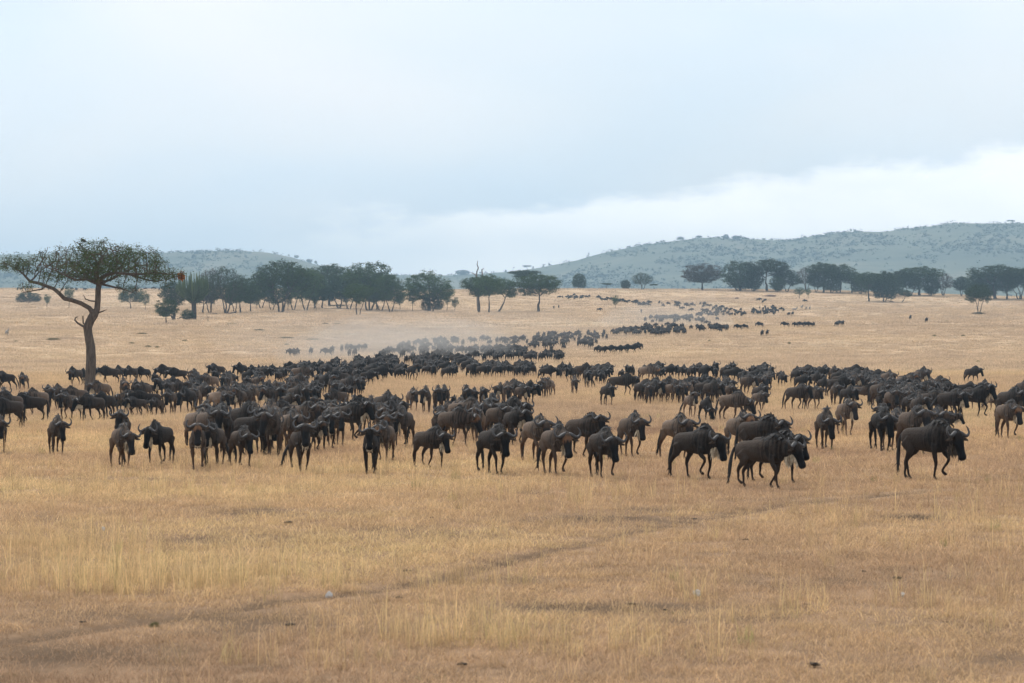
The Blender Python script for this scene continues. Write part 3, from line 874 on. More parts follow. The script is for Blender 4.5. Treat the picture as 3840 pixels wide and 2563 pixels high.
TREES = [
 ('round', 624, 1215, 78, 95, 'g', 'acacia_sapling', 'small round green thorn tree standing alone in front of the candelabra tree'),
 ('bush', 704, 1201, 60, 46, 'd', 'thorn_bush', 'dark bush at the foot of the candelabra tree', None, 0, 'bush'),
 ('tall', 650, 1178, 104, 118, 'd', 'thorn_tree', 'dark tree half hidden behind the left side of the candelabra tree'),
 ('bare', 790, 1177, 128, 168, 'y', 'thorn_tree', 'grey nearly leafless tree just right of the candelabra tree', TH),
 ('bare', 846, 1179, 158, 178, 'd', 'thorn_tree', 'dark bare-twigged tree with several stems, second right of the candelabra tree', TH),
 ('round', 903, 1174, 104, 140, 'd', 'thorn_tree', 'dark narrow tree between the bare-twigged tree and the two saplings', TH),
 ('tall', 981, 1157, 98, 120, 'd', 'thorn_tree', 'slim tree with open gap to its right, left of the big dome tree', TH),
 ('sapling', 961, 1161, 40, 52, 'g', 'acacia_sapling', 'low sapling below the slim tree in the thicket'),
 ('sapling', 1026, 1158, 44, 50, 'g', 'acacia_sapling', 'low sapling at the left foot of the big dome tree'),
 ('vase', 1058, 1172, 178, 190, 'g', 'thorn_tree', 'big dome-crowned green tree, tallest of the left half of the thicket', TH),
 ('tall', 1102, 1164, 105, 160, 'd', 'thorn_tree', 'darker tree tucked behind the right side of the big dome tree', TH),
 ('tall', 1148, 1167, 124, 154, 'g', 'thorn_tree', 'forked tree right of the big dome tree', TH),
 ('umbrella', 1238, 1148, 138, 154, 'd', 'thorn_tree', 'dark round-topped tree rising at the back of the thicket', TH),
 ('tall', 1270, 1158, 122, 122, 'd', 'thorn_tree', 'lower dark tree in the middle of the thicket above the fallen brush', TH),
 ('round', 1208, 1158, 92, 105, 'd', 'thorn_tree', 'dense low tree left of the fallen brush in the thicket', TH),
 ('vase', 1342, 1183, 100, 118, 'g', 'thorn_tree', 'small vase-shaped tree standing forward of the dusty thicket', TH),
 ('vase', 1384, 1166, 166, 178, 'g', 'thorn_tree', 'big dome-crowned tree at the dusty right half of the thicket', TH),
 ('tall', 1428, 1167, 92, 118, 'g', 'thorn_tree', 'mid-sized tree under the right edge of the dusty dome tree', TH),
 ('tall', 1464, 1171, 112, 138, 'g', 'thorn_tree', 'rightmost tree of the dusty thicket before the gap', TH),
 ('sapling', 1548, 1169, 50, 100, 'g', 'acacia_sapling', 'thin-stemmed sapling left of the round multi-stemmed tree'),
 ('round', 1606, 1170, 158, 153, 'g', 'thorn_tree', 'round multi-stemmed tree standing right of the thicket gap', TH),
 ('bushy', 1622, 1170, 92, 70, 'd', 'thorn_bush', 'bush growing under the round multi-stemmed tree', None, 0, 'bush'),
 ('sapling', 1676, 1169, 44, 92, 'g', 'acacia_sapling', 'slender sapling touching the round multi-stemmed tree'),
 ('sapling', 1706, 1170, 38, 58, 'g', 'acacia_sapling', 'lone short sapling between two groups of trees'),
 ('umbrella', 1797, 1174, 118, 136, 'g', 'acacia_tree', 'left of three acacias below the dead snag'),
 ('umbrella', 1834, 1175, 96, 142, 'g', 'acacia_tree', 'middle of three acacias below the dead snag'),
 ('leaner', 1868, 1172, 128, 128, 'g', 'acacia_tree', 'leaning acacia, right of three below the dead snag'),
 ('umbrella', 2016, 1172, 150, 143, 'g', 'acacia_tree', 'full umbrella acacia standing alone at the right end of the tree belt'),
 ('flat', 1966, 1108, 132, 96, 'd', 'acacia_tree', 'flat-topped acacia rising behind the full umbrella acacia'),
 ('bushy', 2171, 1084, 60, 60, 'd', 'thorn_tree', 'cone-shaped dark tree alone on the skyline of the slope'),
 ('flat', 2275, 1085, 48, 24, 'd', 'thorn_bush', 'small flat bush on the skyline right of the cone-shaped tree', None, 0, 'bush'),
 ('bushy', 2346, 1086, 42, 36, 'd', 'thorn_bush', 'dark bush left beside the gnarled skyline tree', None, 0, 'bush'),
 ('bare', 2408, 1087, 90, 64, 'd', 'thorn_tree', 'gnarled spreading tree on the skyline between two low bushes'),
 ('flat', 2452, 1087, 34, 22, 'd', 'thorn_bush', 'low flat bush right beside the gnarled skyline tree', None, 0, 'bush'),
 ('sapling', 2308, 1160, 38, 54, 'g', 'acacia_sapling', 'thin sapling among the farthest wildebeest on the slope'),
 ('round', 2633, 1089, 136, 100, 'y', 'thorn_tree', 'lone brownish round tree on the skyline left of the ridge grove'),
 ('bushy', 2772, 1092, 158, 113, 'd', 'thorn_tree', 'broad dark tree at the left end of the ridge grove', RT),
 ('umbrella', 2878, 1094, 134, 120, 'd', 'thorn_tree', 'tall dark flat-crowned tree, second in the ridge grove', RT),
 ('tall', 2952, 1095, 92, 84, 'd', 'thorn_tree', 'lower dark tree ending the first clump of the ridge grove', RT),
 ('bare', 3022, 1092, 88, 88, 'y', 'thorn_tree', 'grey bare tree filling the gap after the first ridge clump', RT),
 ('sapling', 2998, 1120, 58, 44, 'g', 'acacia_sapling', 'pale green sapling forward of the ridge grove, left of a pair'),
 ('sapling', 3031, 1120, 26, 42, 'g', 'acacia_sapling', 'narrow sapling forward of the ridge grove, right of a pair'),
 ('umbrella', 3087, 1098, 104, 111, 'd', 'thorn_tree', 'dark tree starting the second clump of the ridge grove', RT),
 ('vase', 3146, 1098, 118, 104, 'd', 'thorn_tree', 'wide dark tree in the second clump of the ridge grove', RT),
 ('umbrella', 3196, 1101, 96, 78, 'd', 'thorn_tree', 'low spreading tree ending the second clump of the ridge grove', RT),
 ('umbrella', 3258, 1131, 96, 108, 'd', 'thorn_tree', 'slim umbrella tree forward of the ridge grove', RT),
 ('bushy', 3316, 1132, 96, 116, 'd', 'thorn_tree', 'dense tree leafy to the ground beside the slim umbrella tree', RT),
 ('vase', 3375, 1108, 92, 92, 'd', 'thorn_tree', 'dark tree behind the small leaning tree of the ridge', RT),
 ('leaner', 3382, 1134, 66, 48, 'd', 'thorn_tree', 'small tree with strongly leaning stem in front of the ridge grove', RT),
 ('umbrella', 3450, 1108, 142, 106, 'd', 'thorn_tree', 'wide umbrella tree over the small leaning tree', RT),
 ('bare', 3538, 1109, 92, 84, 'y', 'thorn_tree', 'bare grey tree in the gap of the ridge grove at the right', RT),
 ('tall', 3606, 1111, 72, 72, 'd', 'thorn_tree', 'small dark tree right of the bare grey tree', RT),
 ('umbrella', 3734, 1123, 176, 127, 'd', 'thorn_tree', 'broad dark tree of the last ridge clump', RT),
 ('vase', 3822, 1123, 122, 114, 'd', 'thorn_tree', 'dark tree cut by the right edge of the picture', RT),
 ('bushy', 3668, 1112, 92, 60, 'd', 'thorn_bush', 'low dark bush under the last ridge clump', None, 0, 'bush'),
 ('vase', 3670, 1175, 84, 106, 'd', 'thorn_tree', 'dark vase-shaped tree standing apart in the open right slope'),
 ('bushy', 108, 1137, 102, 42, 'd', 'thorn_bush', 'low wide bush on the slope left of the big acacia', None, 0, 'bush'),
 ('sapling', 176, 1154, 40, 52, 'g', 'acacia_sapling', 'sapling just right of the low wide bush'),
 ('sapling', 259, 1156, 52, 86, 'g', 'acacia_sapling', 'sapling seen under the left limb of the big acacia'),
 ('round', 490, 1160, 78, 92, 'g', 'acacia_sapling', 'larger of two saplings right of the big acacia trunk'),
 ('sapling', 544, 1166, 48, 78, 'g', 'acacia_sapling', 'thinner of two saplings right of the big acacia trunk'),
]
for row in TREES:
    tree(*row)
for i, (u, v, w_, h_, k) in enumerate([(2826, 1093, 90, 86, 'bushy'), (2915, 1096, 70, 60, 'bushy'), (3060, 1097, 70, 66, 'tall'), (3118, 1099, 80, 80, 'bushy'), (3226, 1104, 76, 74, 'bushy'), (3290, 1112, 86, 84, 'tall'), (3345, 1112, 90, 86, 'bushy'), (3412, 1110, 88, 84, 'tall'), (3490, 1110, 80, 70, 'bushy'), (3700, 1122, 96, 96, 'bushy'), (3776, 1124, 100, 104, 'tall'), (3640, 1116, 66, 64, 'bushy')]):
    tree(k, u, v, w_, h_, 'd', 'thorn_tree', 'dark filler tree low between the crowns of the right ridge belt, ' + ['leftmost', 'second from left', 'third from left', 'fourth from left', 'fifth from left', 'sixth from left', 'sixth from right', 'fifth from right', 'fourth from right', 'second from right', 'rightmost', 'third from right'][i], RT)
for i, (u, v, w_, h_) in enumerate([(760, 1176, 92, 128), (880, 1172, 84, 112), (940, 1168, 80, 104), (1020, 1166, 84, 96), (1180, 1160, 96, 118), (1310, 1160, 100, 128), (1415, 1164, 96, 118)]):
    tree('tall' if i % 2 else 'round', u, v, w_, h_, 'd', 'thorn_tree', 'shaded tree filling the thicket belt between taller crowns, ' + ['leftmost', 'second from left', 'third from left', 'middle one', 'third from right', 'second from right', 'rightmost'][i], TH)
# thin undergrowth stems between the thicket trunks
for i, (u, v) in enumerate([(1185, 1164), (1300, 1160), (1500, 1166), (1080, 1166)]):
    tree('sapling', u, v, 52, 74, 'd', 'acacia_sapling', ['shaded sapling between the forked tree and the fallen brush', 'shaded sapling left of the small vase-shaped tree', 'shaded sapling in the gap right of the dusty thicket', 'shaded sapling under the crown of the big dome tree'][i])

# ---- candelabra tree
def candelabra():
    x, y, z = px(726, 1199); s = y / F
    e = tag(empty('candelabra_tree', (x, y, z)), 'green candelabra tree with thick trunk and many upright arms', 'tree')
    q = np.random.default_rng(8); H = 186 * s; W = 70 * s
    parts = [loft([(0, 0, -.1), (.1, 0, H * .2), (.0, 0, H * .42), (0.1, 0, H * .6)], [.75, .62, .55, .4], [.75, .62, .55, .4], 9, (0.3, .95, 0))]
    link('trunk', mesh_of('trunk', *merge(parts), [M['fbark']]), e)
    arms = []
    for k in range(105):
        a = q.random() * 6.283; rr_ = math.sqrt(q.random()) ; z0 = H * q.uniform(.32, .52)
        tx, ty = W * rr_ * math.cos(a), W * rr_ * math.sin(a)
        top = H * (0.66 + 0.34 * math.sqrt(max(0, 1 - rr_ ** 2))) * q.uniform(.84, 1.0)
        c = [(0.15 * tx, .15 * ty, z0), (.70 * tx, .70 * ty, z0 + (top - z0) * .16), (.97 * tx, .97 * ty, z0 + (top - z0) * .48), (tx, ty, top)]
        arms.append(loft(c, [.15, .11, .14, .07], [.15, .11, .14, .07], 5, (0.3, .9, .1)))
    link('crown', mesh_of('crown', *merge(arms), [M['leaf_cactus']]), e)
candelabra()
# ---- dead snags, logs, stump
def sticks(name, u, v, label, cat, chains, mat='dead'):
    x, y, z = px(u, v); s = y / F
    parts = []
    for c in chains:
        P_ = np.array([(a * s, dy * s, b * s) for a, b, dy, r in c]); r_s = np.array([r * s for *_, r in c])
        parts.append(loft(P_, r_s, r_s, 7, (0.2, .97, .1)))
    o = link(name, mesh_of(name, *merge(parts), [M[mat]]), loc=(x, y, z))
    return tag(o, label, cat)
sticks('dead_tree', 1795, 1168, 'leafless dead snag with two crooked tips rising above the acacias', 'dead tree',
       [[(0, -3, 0, 6), (-3, 40, 0, 5), (-4, 90, 0, 4), (-8, 130, 0, 3.2), (-7, 148, 0, 2.6), (-1, 162, 0, 2.2), (-6, 175, 0, 1.8), (-3, 190, 0, .8)],
        [(-8, 132, 0, 2.2), (-16, 140, 2, 1.6), (-28, 145, 3, .7)], [(-2, 60, 0, 3.5), (8, 110, 4, 3), (14, 140, 5, 2.8), (12, 156, 5, 2.2), (20, 161, 5, 1.2)]])
sticks('dead_stump', 651, 1203, 'broken grey stump beside the candelabra tree', 'stump', [[(0, -2, 0, 8), (0, 12, 0, 7), (3, 28, 0, 3)], [(-2, 8, 0, 5), (-10, 18, 1, 2.5)], [(2, 10, 0, 4), (8, 24, -1, 1.5)]], 'fbark')
sticks('fallen_log', 868, 1179, 'dark fallen branch lying in the grass right of the candelabra tree', 'log', [[(-22, 1, 0, 2.5), (-8, 3, 0, 2.6), (8, 5, 0, 2.2), (20, 10, 0, 1.3)], [(8, 5, 0, 1.5), (18, 6, 3, .8)]], 'fbark')
sticks('fallen_log', 812, 1180, 'low dark log at the foot of the bare-twigged trees', 'log', [[(-16, 3, 0, 3.2), (0, 2, 0, 3), (16, 1, 0, 2)]], 'fbark')
sticks('fallen_log', 690, 1199, 'pale twisted dead wood at the base of the dark bush', 'log', [[(-26, 2, 0, 1.8), (-12, 9, 0, 2.2), (4, 4, 0, 2.4), (20, 2, 0, 2)], [(-8, 8, 2, 1.4), (-20, 3, 4, .8)]])
sticks('dead_branch', 780, 1207, 'thin forked dead stick standing in the grass', 'stick', [[(0, -1, 0, 1.2), (0, 14, 0, 1.0), (-4, 24, 0, .6)], [(0, 14, 0, .9), (6, 22, 0, .5)]])
sticks('fallen_log', 3340, 1134, 'short dead branch on the ground by the small leaning tree', 'log', [[(-14, 7, 0, 1.0), (0, 3, 0, 1.4), (12, 1, 0, 1.6)]], 'fbark')
sticks('dead_branch', 2528, 1137, 'leafless forked twig sticking up among the farthest wildebeest', 'stick', [[(0, -1, 0, 1.0), (2, 10, 0, .8), (4, 18, 0, .5)], [(1, 7, 0, .7), (-10, 12, 0, .5), (-16, 18, 0, .3)]])
tree('flat', 1268, 1157, 84, 14, 'd', 'thorn_bush', 'heap of fallen brush lying under the thicket', None, 0, 'bush')
tree('bush', 3668, 1180, 62, 10, 'd', 'thorn_bush', 'low dark scrub around the foot of the lone vase-shaped tree', None, 0, 'bush')
# ---- trees one can tell apart on the far hills
def hill_tree(kind, u, v, wpx, hpx, name, label):
    a = (u - 1920) / F; best = None
    ys = np.linspace(1950, 4400, 700)
    zr = CAMZ + (HZ - v) / F * ys; zg = hill_z(a * ys, ys)
    i = np.nonzero(zr <= zg)[0]
    y = ys[i[0]] if len(i) else RC
    x = a * y; z = float(hill_z(np.array([x]), np.array([y]))[0]); s = y / F
    key = (kind, 's')
    if key not in var_cache:
        A, B = VAR[kind]; A2 = A.copy(); A2.materials.append(M['fbark']); B2 = B.copy(); B2.materials.append(M['scrub']); var_cache[key] = (A2, B2)
    e = tag(empty(name, (x, y, z - .3)), label, 'tree'); e.scale = (wpx * s, wpx * s, hpx * s); e.rotation_euler = (0, 0, random.random() * 6)
    link('trunk', var_cache[key][0], e); link('crown', var_cache[key][1], e)
hill_tree('flat', 3790, 846, 32, 22, 'acacia_tree', 'lone flat-topped tree on the hill crest at the far right')
hill_tree('flat', 1976, 1017, 38, 23, 'acacia_tree', 'small flat-topped tree on the low far ridge above the acacia belt')
hill_tree('round', 2552, 905, 32, 18, 'thorn_tree', 'low round tree on the left shoulder of the right hill')
hill_tree('umbrella', 2620, 897, 22, 14, 'thorn_tree', 'small umbrella tree on the crest of the right hill, left of a clump')
hill_tree('bushy', 2722, 896, 24, 18, 'thorn_tree', 'taller left tree of the clump on the right hill crest')
hill_tree('bushy', 2762, 897, 42, 14, 'thorn_tree', 'wide right tree of the clump on the right hill crest')
hill_tree('round', 1112, 972, 22, 16, 'thorn_tree', 'left tree at the falling end of the left hill')
hill_tree('round', 1160, 988, 28, 17, 'thorn_tree', 'middle tree at the falling end of the left hill')
hill_tree('tall', 1184, 994, 14, 16, 'thorn_tree', 'right small tree at the falling end of the left hill')
hill_tree('bushy', 1735, 1032, 62, 20, 'thorn_tree', 'wide dark thicket on the low ridge behind the dead snag')
# ---- scrub on the hills: one mass
def scrub_mesh():
    q = np.random.default_rng(50)
    V, Fc = [], []
    n = 60000
    az = np.radians(q.uniform(-12.5, 12.5, n)); r = q.uniform(2300, 4330, n) ** 1.0
    x = r * np.sin(az); y = r * np.cos(az)
    cl = vnoise(x / 230, y / 420, 91, 4); cl2 = vnoise(x / 42, y / 60, 92, 2)
    keep = q.random(n) < np.clip((cl - 0.49) * 6.5, 0.045, .95) * np.clip(2.4 * (cl2 - .25), 0, 1)
    x, y = x[keep], y[keep]
    # some on the crest line
    az = np.radians(q.uniform(-11, 11, 170)); x = np.concatenate([x, RC * np.sin(az)]); y = np.concatenate([y, RC * np.cos(az)])
    z = hill_z(x, y)
    for xx, yy, zz in zip(x, y, z):
        rr_ = q.uniform(1.3, 4.4); hh = rr_ * q.uniform(.5, .9)
        c = np.array([(xx, yy, zz + hh * .5)])
        v, f = leaf_mesh(c, 9, rr_ * .42, rr_ * .46, hh / rr_, int(q.integers(1e6)))
        Fc.append(f + sum(map(len, V)) if False else f); V.append(v)
    off = np.cumsum([0] + [len(v) for v in V[:-1]])
    return np.vstack(V), np.vstack([f + o for f, o in zip(Fc, off)])
V, Fc = scrub_mesh()
print('scrub quads', len(Fc))
tag(link('scrub', mesh_of('scrub', V, Fc, [M['scrub']], smooth=False)), 'grey green scrub dotted over the far hillsides', 'scrub', kind='stuff')
# ------------------------------------------------------------------ wildebeest
def rotz(v, a, c):
    v = np.asarray(v, float) - c
    ca, sa = math.cos(a), math.sin(a)
    return np.stack([v[..., 0]*ca - v[..., 1]*sa, v[..., 0]*sa + v[..., 1]*ca, v[..., 2]], -1) + c
def smooth_path(pts, n):
    """Catmull-Rom resampling of rows (any number of columns)"""
    P = np.asarray(pts, float); P = np.vstack([2*P[0]-P[1], P, 2*P[-1]-P[-2]])
    out = []
    for k in range(n):
        t = k / (n - 1) * (len(P) - 3); i = min(int(t), len(P) - 4); f = t - i
        a, b, c, d = P[i:i+4]
        out.append(0.5*((2*b) + (-a+c)*f + (2*a-5*b+4*c-d)*f*f + (-a+3*b-3*c+d)*f**3))
    return np.array(out)
def head_frame(hyaw, drop):
    """drop: 0 alert, .5 walking, .8 low, 1.3 grazing"""
    base = np.array([0.43, 0, 0.98])
    zp = np.interp(drop, [0, .5, .8, 1.3], [1.25, 1.06, 0.94, 0.50]); xp = np.interp(drop, [0, .5, .8, 1.3], [0.84, 0.95, 0.97, .92])
    pitch = R(np.interp(drop, [0, .5, .8, 1.3], [62, 64, 70, 62]))
    a = R(hyaw)
    poll = rotz(np.array([xp, 0, zp]), a * 0.75, np.array([0.38, 0, 0]))
    mid = rotz(np.array([(0.44 + xp) / 2 + .02, 0, (0.98 + zp) / 2 - .03]), a * 0.45, np.array([0.38, 0, 0]))
    fw = np.array([math.cos(pitch) * math.cos(a), math.cos(pitch) * math.sin(a), -math.sin(pitch)])
    side = np.array([-math.sin(a), math.cos(a), 0.0])
    up = np.cross(fw, side)
    if up @ np.array([math.cos(a), math.sin(a), 0.3]) < 0: up = -up      # front of the face
    return base, mid, poll, fw, side, up
def leg_points(front, s, lift, side):
    """s: foot swing -1..1 (fore-aft), lift 0..1"""
    if front:
        hip = np.array([0.36, side * 0.145, 0.80]); el = np.array([0.34 + .03*s, side * 0.150, 0.64])
        foot = np.array([0.36 + 0.27*s, side * 0.12, 0.02 + 0.11*lift])
        knee = (el + foot) / 2 + np.array([0.03 + 0.09*lift, 0, 0.05 + .05*lift])
        fet = foot + np.array([-0.035 - .05*lift, 0, 0.095])
        pts = [hip, el, knee + np.array([0, 0, .04]), knee - np.array([0, 0, .05]), fet, foot + np.array([0.01, 0, 0.04]), foot + np.array([0.035, 0, 0.0])]
        rad = [0.12, 0.078, 0.047, 0.037, 0.031, 0.040, 0.046]
    else:
        hip = np.array([-0.54, side * 0.135, 0.86]); st = np.array([-0.46 + .10*s, side * 0.155, 0.68])
        foot = np.array([-0.60 + 0.27*s, side * 0.12, 0.02 + 0.09*lift])
        hock = (st * .48 + foot * .52) + np.array([-0.13 + .03*s, 0, 0.06])
        fet = foot + np.array([-0.035 - .04*lift, 0, 0.10])
        pts = [hip, st, (st + hock) / 2 + np.array([.01, 0, .02]), hock, hock * .55 + fet * .45 + np.array([.01, 0, 0]), fet, foot + np.array([0.01, 0, 0.04]), foot + np.array([0.035, 0, 0])]
        rad = [0.17, 0.125, 0.072, 0.047, 0.035, 0.032, 0.040, 0.046]
    return np.array(pts), np.array(rad)
TORSO = [(-.78, .965, .07, .05), (-.72, .95, .16, .12), (-.60, .93, .21, .17), (-.42, .91, .235, .19), (-.15, .905, .265, .205), (.10, .905, .295, .21),
         (.30, .925, .315, .20), (.44, .945, .315, .175), (.56, .955, .275, .14), (.66, .95, .20, .105)]
HUMP = [(-.10, 1.08, .08, .06), (.10, 1.13, .12, .075), (.28, 1.19, .13, .07), (.40, 1.215, .135, .06), (.52, 1.18, .12, .06), (.66, 1.10, .09, .06)]
HEADP = [(-.08, .09, .09), (0, .125, .115), (.10, .135, .122), (.22, .115, .098), (.33, .098, .084), (.43, .094, .092), (.50, .092, .098), (.55, .06, .07)]
def gait(ph):
    out = []
    for front, side, off in ((True, 1, 0.0), (True, -1, .5), (False, 1, .75), (False, -1, .25)):
        t = (ph + off) % 1.0
        if t < 0.6: s, l = 0.8 - 1.6 * t / 0.6, 0.0
        else:
            q = (t - 0.6) / 0.4; s, l = -0.8 + 1.6 * q, math.sin(math.pi * q)
        out.append((front, s, l, side))
    return out
def body_parts(p):
    hy, drop, ph, amp = p['yaw'], p['drop'], p['phase'], p.get('stride', 1.0)
    parts = []
    T = smooth_path(TORSO, 18)
    parts.append(loft(np.stack([T[:, 0], 0*T[:, 0], T[:, 1]], 1), T[:, 2], T[:, 3], 16))
    U = smooth_path(HUMP, 10)
    parts.append(loft(np.stack([U[:, 0], 0*U[:, 0], U[:, 1]], 1), U[:, 2], U[:, 3], 10))
    base, mid, poll, fw, side, up = head_frame(hy, drop)
    C = smooth_path([(*(base - np.array([.14, 0, .02])), .28, .16), (*base, .285, .155), (*mid, .21, .11), (*(poll - 0.02 * fw), .15, .10), (*(poll + .05 * fw + .02*up), .10, .09)], 10)
    parts.append(loft(C[:, :3], C[:, 3], C[:, 4], 12))
    H = smooth_path(HEADP, 12)
    hc = poll + H[:, :1] * fw
    parts.append(loft(hc, H[:, 1], H[:, 2], 12, np.tile(up, (len(hc), 1))))
    legs = []
    for front, s, l, sd_ in gait(ph):
        pts, rad = leg_points(front, s * amp, l * min(1, amp * 1.2), sd_)
        Q = smooth_path(np.column_stack([pts, rad]), 16)
        parts.append(loft(Q[:, :3], Q[:, 3], Q[:, 3] * np.clip(1.0 - 0.35 * (Q[:, 3] > .07), .6, 1), 8, (1, 0, 0.05)))
        legs.append(Q)
    return parts, (base, mid, poll, fw, side, up), legs
def hair_strip(root, d, length, width, sidev, curl):
    """one lock of hair as a tapered bent strip"""
    a = root; b = root + d * length * .5; c = root + d * length + curl * length
    s = sidev * width / 2
    return [a - s, a + s, b + s * .8, b - s * .8, c], [(0, 1, 2, 3), (3, 2, 4)]
def make_hair(kind, hf, q):
    base, mid, poll, fw, side, up = hf
    parts = []
    if kind == 'mane':
        tops = [(-0.08, 1.15), (.10, 1.235), (.27, 1.305), (.40, 1.335), (.53, 1.285)]
        line = [np.array([a, 0, b]) for a, b in tops]
        nd = unit(poll - mid)
        line += [mid + np.array([0, 0, .17]), poll + np.array([0, 0, .10]) - nd * .03]
        Lp = smooth_path(np.array(line), 26)
        for i, p_ in enumerate(Lp):
            f = i / 25
            for sgn in (-1, 1, 0):
                fall = np.array([-0.25 + .3 * q.random(), sgn * q.uniform(.5, 1.1), q.uniform(.1, .9) if sgn == 0 else q.uniform(-.55, .25)])
                parts.append(hair_strip(p_ + np.array([0, sgn * .015, -.02]), unit(fall), q.uniform(.07, .15) * (0.55 + .75 * math.sin(math.pi * min(1, f * 1.05 + .1))), .075, unit(np.array([1, .1, -.2])), np.array([0, 0, -.35])))
        R_ = np.array([[*a, .035, .022] for a in Lp]); R_[:, 2] += -.005
        parts.append(loft(R_[:, :3], R_[:, 3], R_[:, 4], 6))
    elif kind == 'beard':
        jaw = poll + fw * .40 - up * .07; thr = mid + np.array([0, 0, -.22]); chest = np.array([0.62, 0, 0.76])
        Lp = smooth_path(np.array([jaw, poll * .5 + thr * .5 - up * .03, thr, chest * .6 + thr * .4]), 16)
        for i, p_ in enumerate(Lp):
            for _ in range(7):
                parts.append(hair_strip(p_ + side * q.uniform(-.05, .05) + np.array([0, 0, .03]), unit(np.array([q.normal(0, .15), q.normal(0, .15), -1])), q.uniform(.13, .27) * (1.1 if 2 < i < 12 else .7), .055, unit(np.array([q.normal(), q.normal(), 0])), np.array([q.normal(0, .08), q.normal(0, .08), -.1])))
    elif kind == 'tail':
        sw = q.normal(0, .14); bk = q.uniform(0, .13)
        c = smooth_path([(-0.76, 0, 1.03, .035), (-0.84, sw * .1, .94, .036), (-0.87 - bk * .3, sw * .4, .76, .042), (-0.87 - bk * .6, sw * .8, .52, .052), (-0.86 - bk * .8, sw, .30, .034), (-0.86 - bk * .9, sw * 1.15, .22, .008)], 12)
        parts.append(loft(c[:, :3], c[:, 3], c[:, 3] * .8, 7, (1, 0, .1)))
        for _ in range(26):
            k = q.integers(5, 11); r0 = c[k, :3]
            parts.append(hair_strip(r0, unit(np.array([q.normal(-.12, .15), q.normal(0, .16), -1])), q.uniform(.12, .26), .03, unit(np.array([q.normal(), q.normal(), 0])), np.array([q.normal(-.1, .12), q.normal(0, .12), 0])))
    return merge(parts)
def make_horn(hf, sgn, scale, lowpoly=False):
    base, mid, poll, fw, side, up = hf
    top = unit(np.array([0, 0, 1.0]) - side * side[2]) * .55 - fw * .45; top = unit(top)
    P_ = [(0.03, .085, .060), (0.10, .065, .055), (0.19, .015, .043), (0.262, .025, .034), (0.302, .10, .026), (0.285, .19, .018), (0.24, .245, .006)]
    P_ = smooth_path(P_, 8 if lowpoly else 16)
    fr = unit(np.cross(side, top))
    if fr @ up < 0: fr = -fr
    C = np.array([poll + fw * .015 + side * sgn * a * scale + top * b * scale + fr * (.02 + .10 * max(0, a - .05)) * (1 - (b > .1) * .2) for a, b, r in P_])
    return loft(C, P_[:, 2] * min(scale, 1.05), P_[:, 2] * min(scale, 1.05), 4 if lowpoly else 8, fr + np.array([.01, .02, .03]))
def make_ear(hf, sgn):
    base, mid, poll, fw, side, up = hf
    r0 = poll + fw * .04 + side * sgn * .085
    d = unit(side * sgn + np.array([0, 0, -.22]) - up * .12)
    C = [r0, r0 + d * .05, r0 + d * .12, r0 + d * .185, r0 + d * .23]
    return loft(np.array(C), [.018, .036, .042, .026, .004], [.012, .014, .014, .010, .003], 6, unit(fw * -.6 + up * .3 + np.array([0, 0, .5])))
def seg_d(V, A, B):
    ab = B - A; t = np.clip(((V - A) @ ab) / (ab @ ab + 1e-9), 0, 1)
    return np.linalg.norm(V - A - t[:, None] * ab, axis=1)
def paint(me, hf, legs, q, young=False):
    n = len(me.vertices); V = np.empty(n * 3, np.float32); me.vertices.foreach_get('co', V); V = V.reshape(-1, 3).astype(float)
    base, mid, poll, fw, side, up = hf
    col = np.tile([0.088, 0.068, 0.055], (n, 1))
    fq = np.clip((V[:, 0] - 0.0) / 0.5, 0, 1)[:, None]
    col = col * (1 - fq) + np.array([0.062, 0.050, 0.043]) * fq
    rump = np.clip((-V[:, 0] - .45) / .3, 0, 1)[:, None] * np.clip((V[:, 2] - .8) / .2, 0, 1)[:, None]
    col = col * (1 - rump) + np.array([0.175, 0.14, 0.115]) * rump
    low = np.clip((0.62 - V[:, 2]) / 0.10, 0, 1)[:, None]
    col = col * (1 - low) + np.array([0.060, 0.040, 0.029]) * low
    hoof = np.clip((0.075 - V[:, 2]) / 0.02, 0, 1)[:, None]
    col = col * (1 - hoof) + np.array([0.02, 0.018, 0.017]) * hoof
    hd = seg_d(V, poll + fw * .02, poll + fw * .57)
    al = (V - poll) @ fw
    dn = seg_d(V, base, mid)
    face = np.clip((0.155 - hd) / .03, 0, 1) * np.clip((al + 0.03) / .05, 0, 1)
    fc = np.where((al < .13)[:, None], np.array([0.034, 0.025, 0.021]) if not young else np.array([0.13, 0.075, 0.045]), np.array([0.010, 0.010, 0.012]))
    col = col * (1 - face[:, None]) + fc * face[:, None]
    pl = np.clip((V[:, 2] - 1.10) / .1, 0, 1) * np.clip((V[:, 0] - .12) / .12, 0, 1) * np.clip((.62 - V[:, 0]) / .1, 0, 1) * np.clip(np.abs(V[:, 1]) / .04, 0, 1) * q.choice([0.0, .5, 1.0])  # pale mane-edge hair, with the hump-side highlight painted into the coat
    col = col * (1 - pl[:, None]) + np.array([0.17, 0.15, 0.135]) * pl[:, None]
    st = np.clip((V[:, 0] + .15) / .3, 0, 1) * np.clip((V[:, 2] - .62) / .15, 0, 1) * (1 - face) * (1 - .7 * pl)
    a = me.attributes.new('coat', 'FLOAT_COLOR', 'POINT'); a.data.foreach_set('color', np.column_stack([col, np.ones(n)]).astype(np.float32).ravel())
    b = me.attributes.new('stripe', 'FLOAT', 'POINT'); b.data.foreach_set('value', st.astype(np.float32))
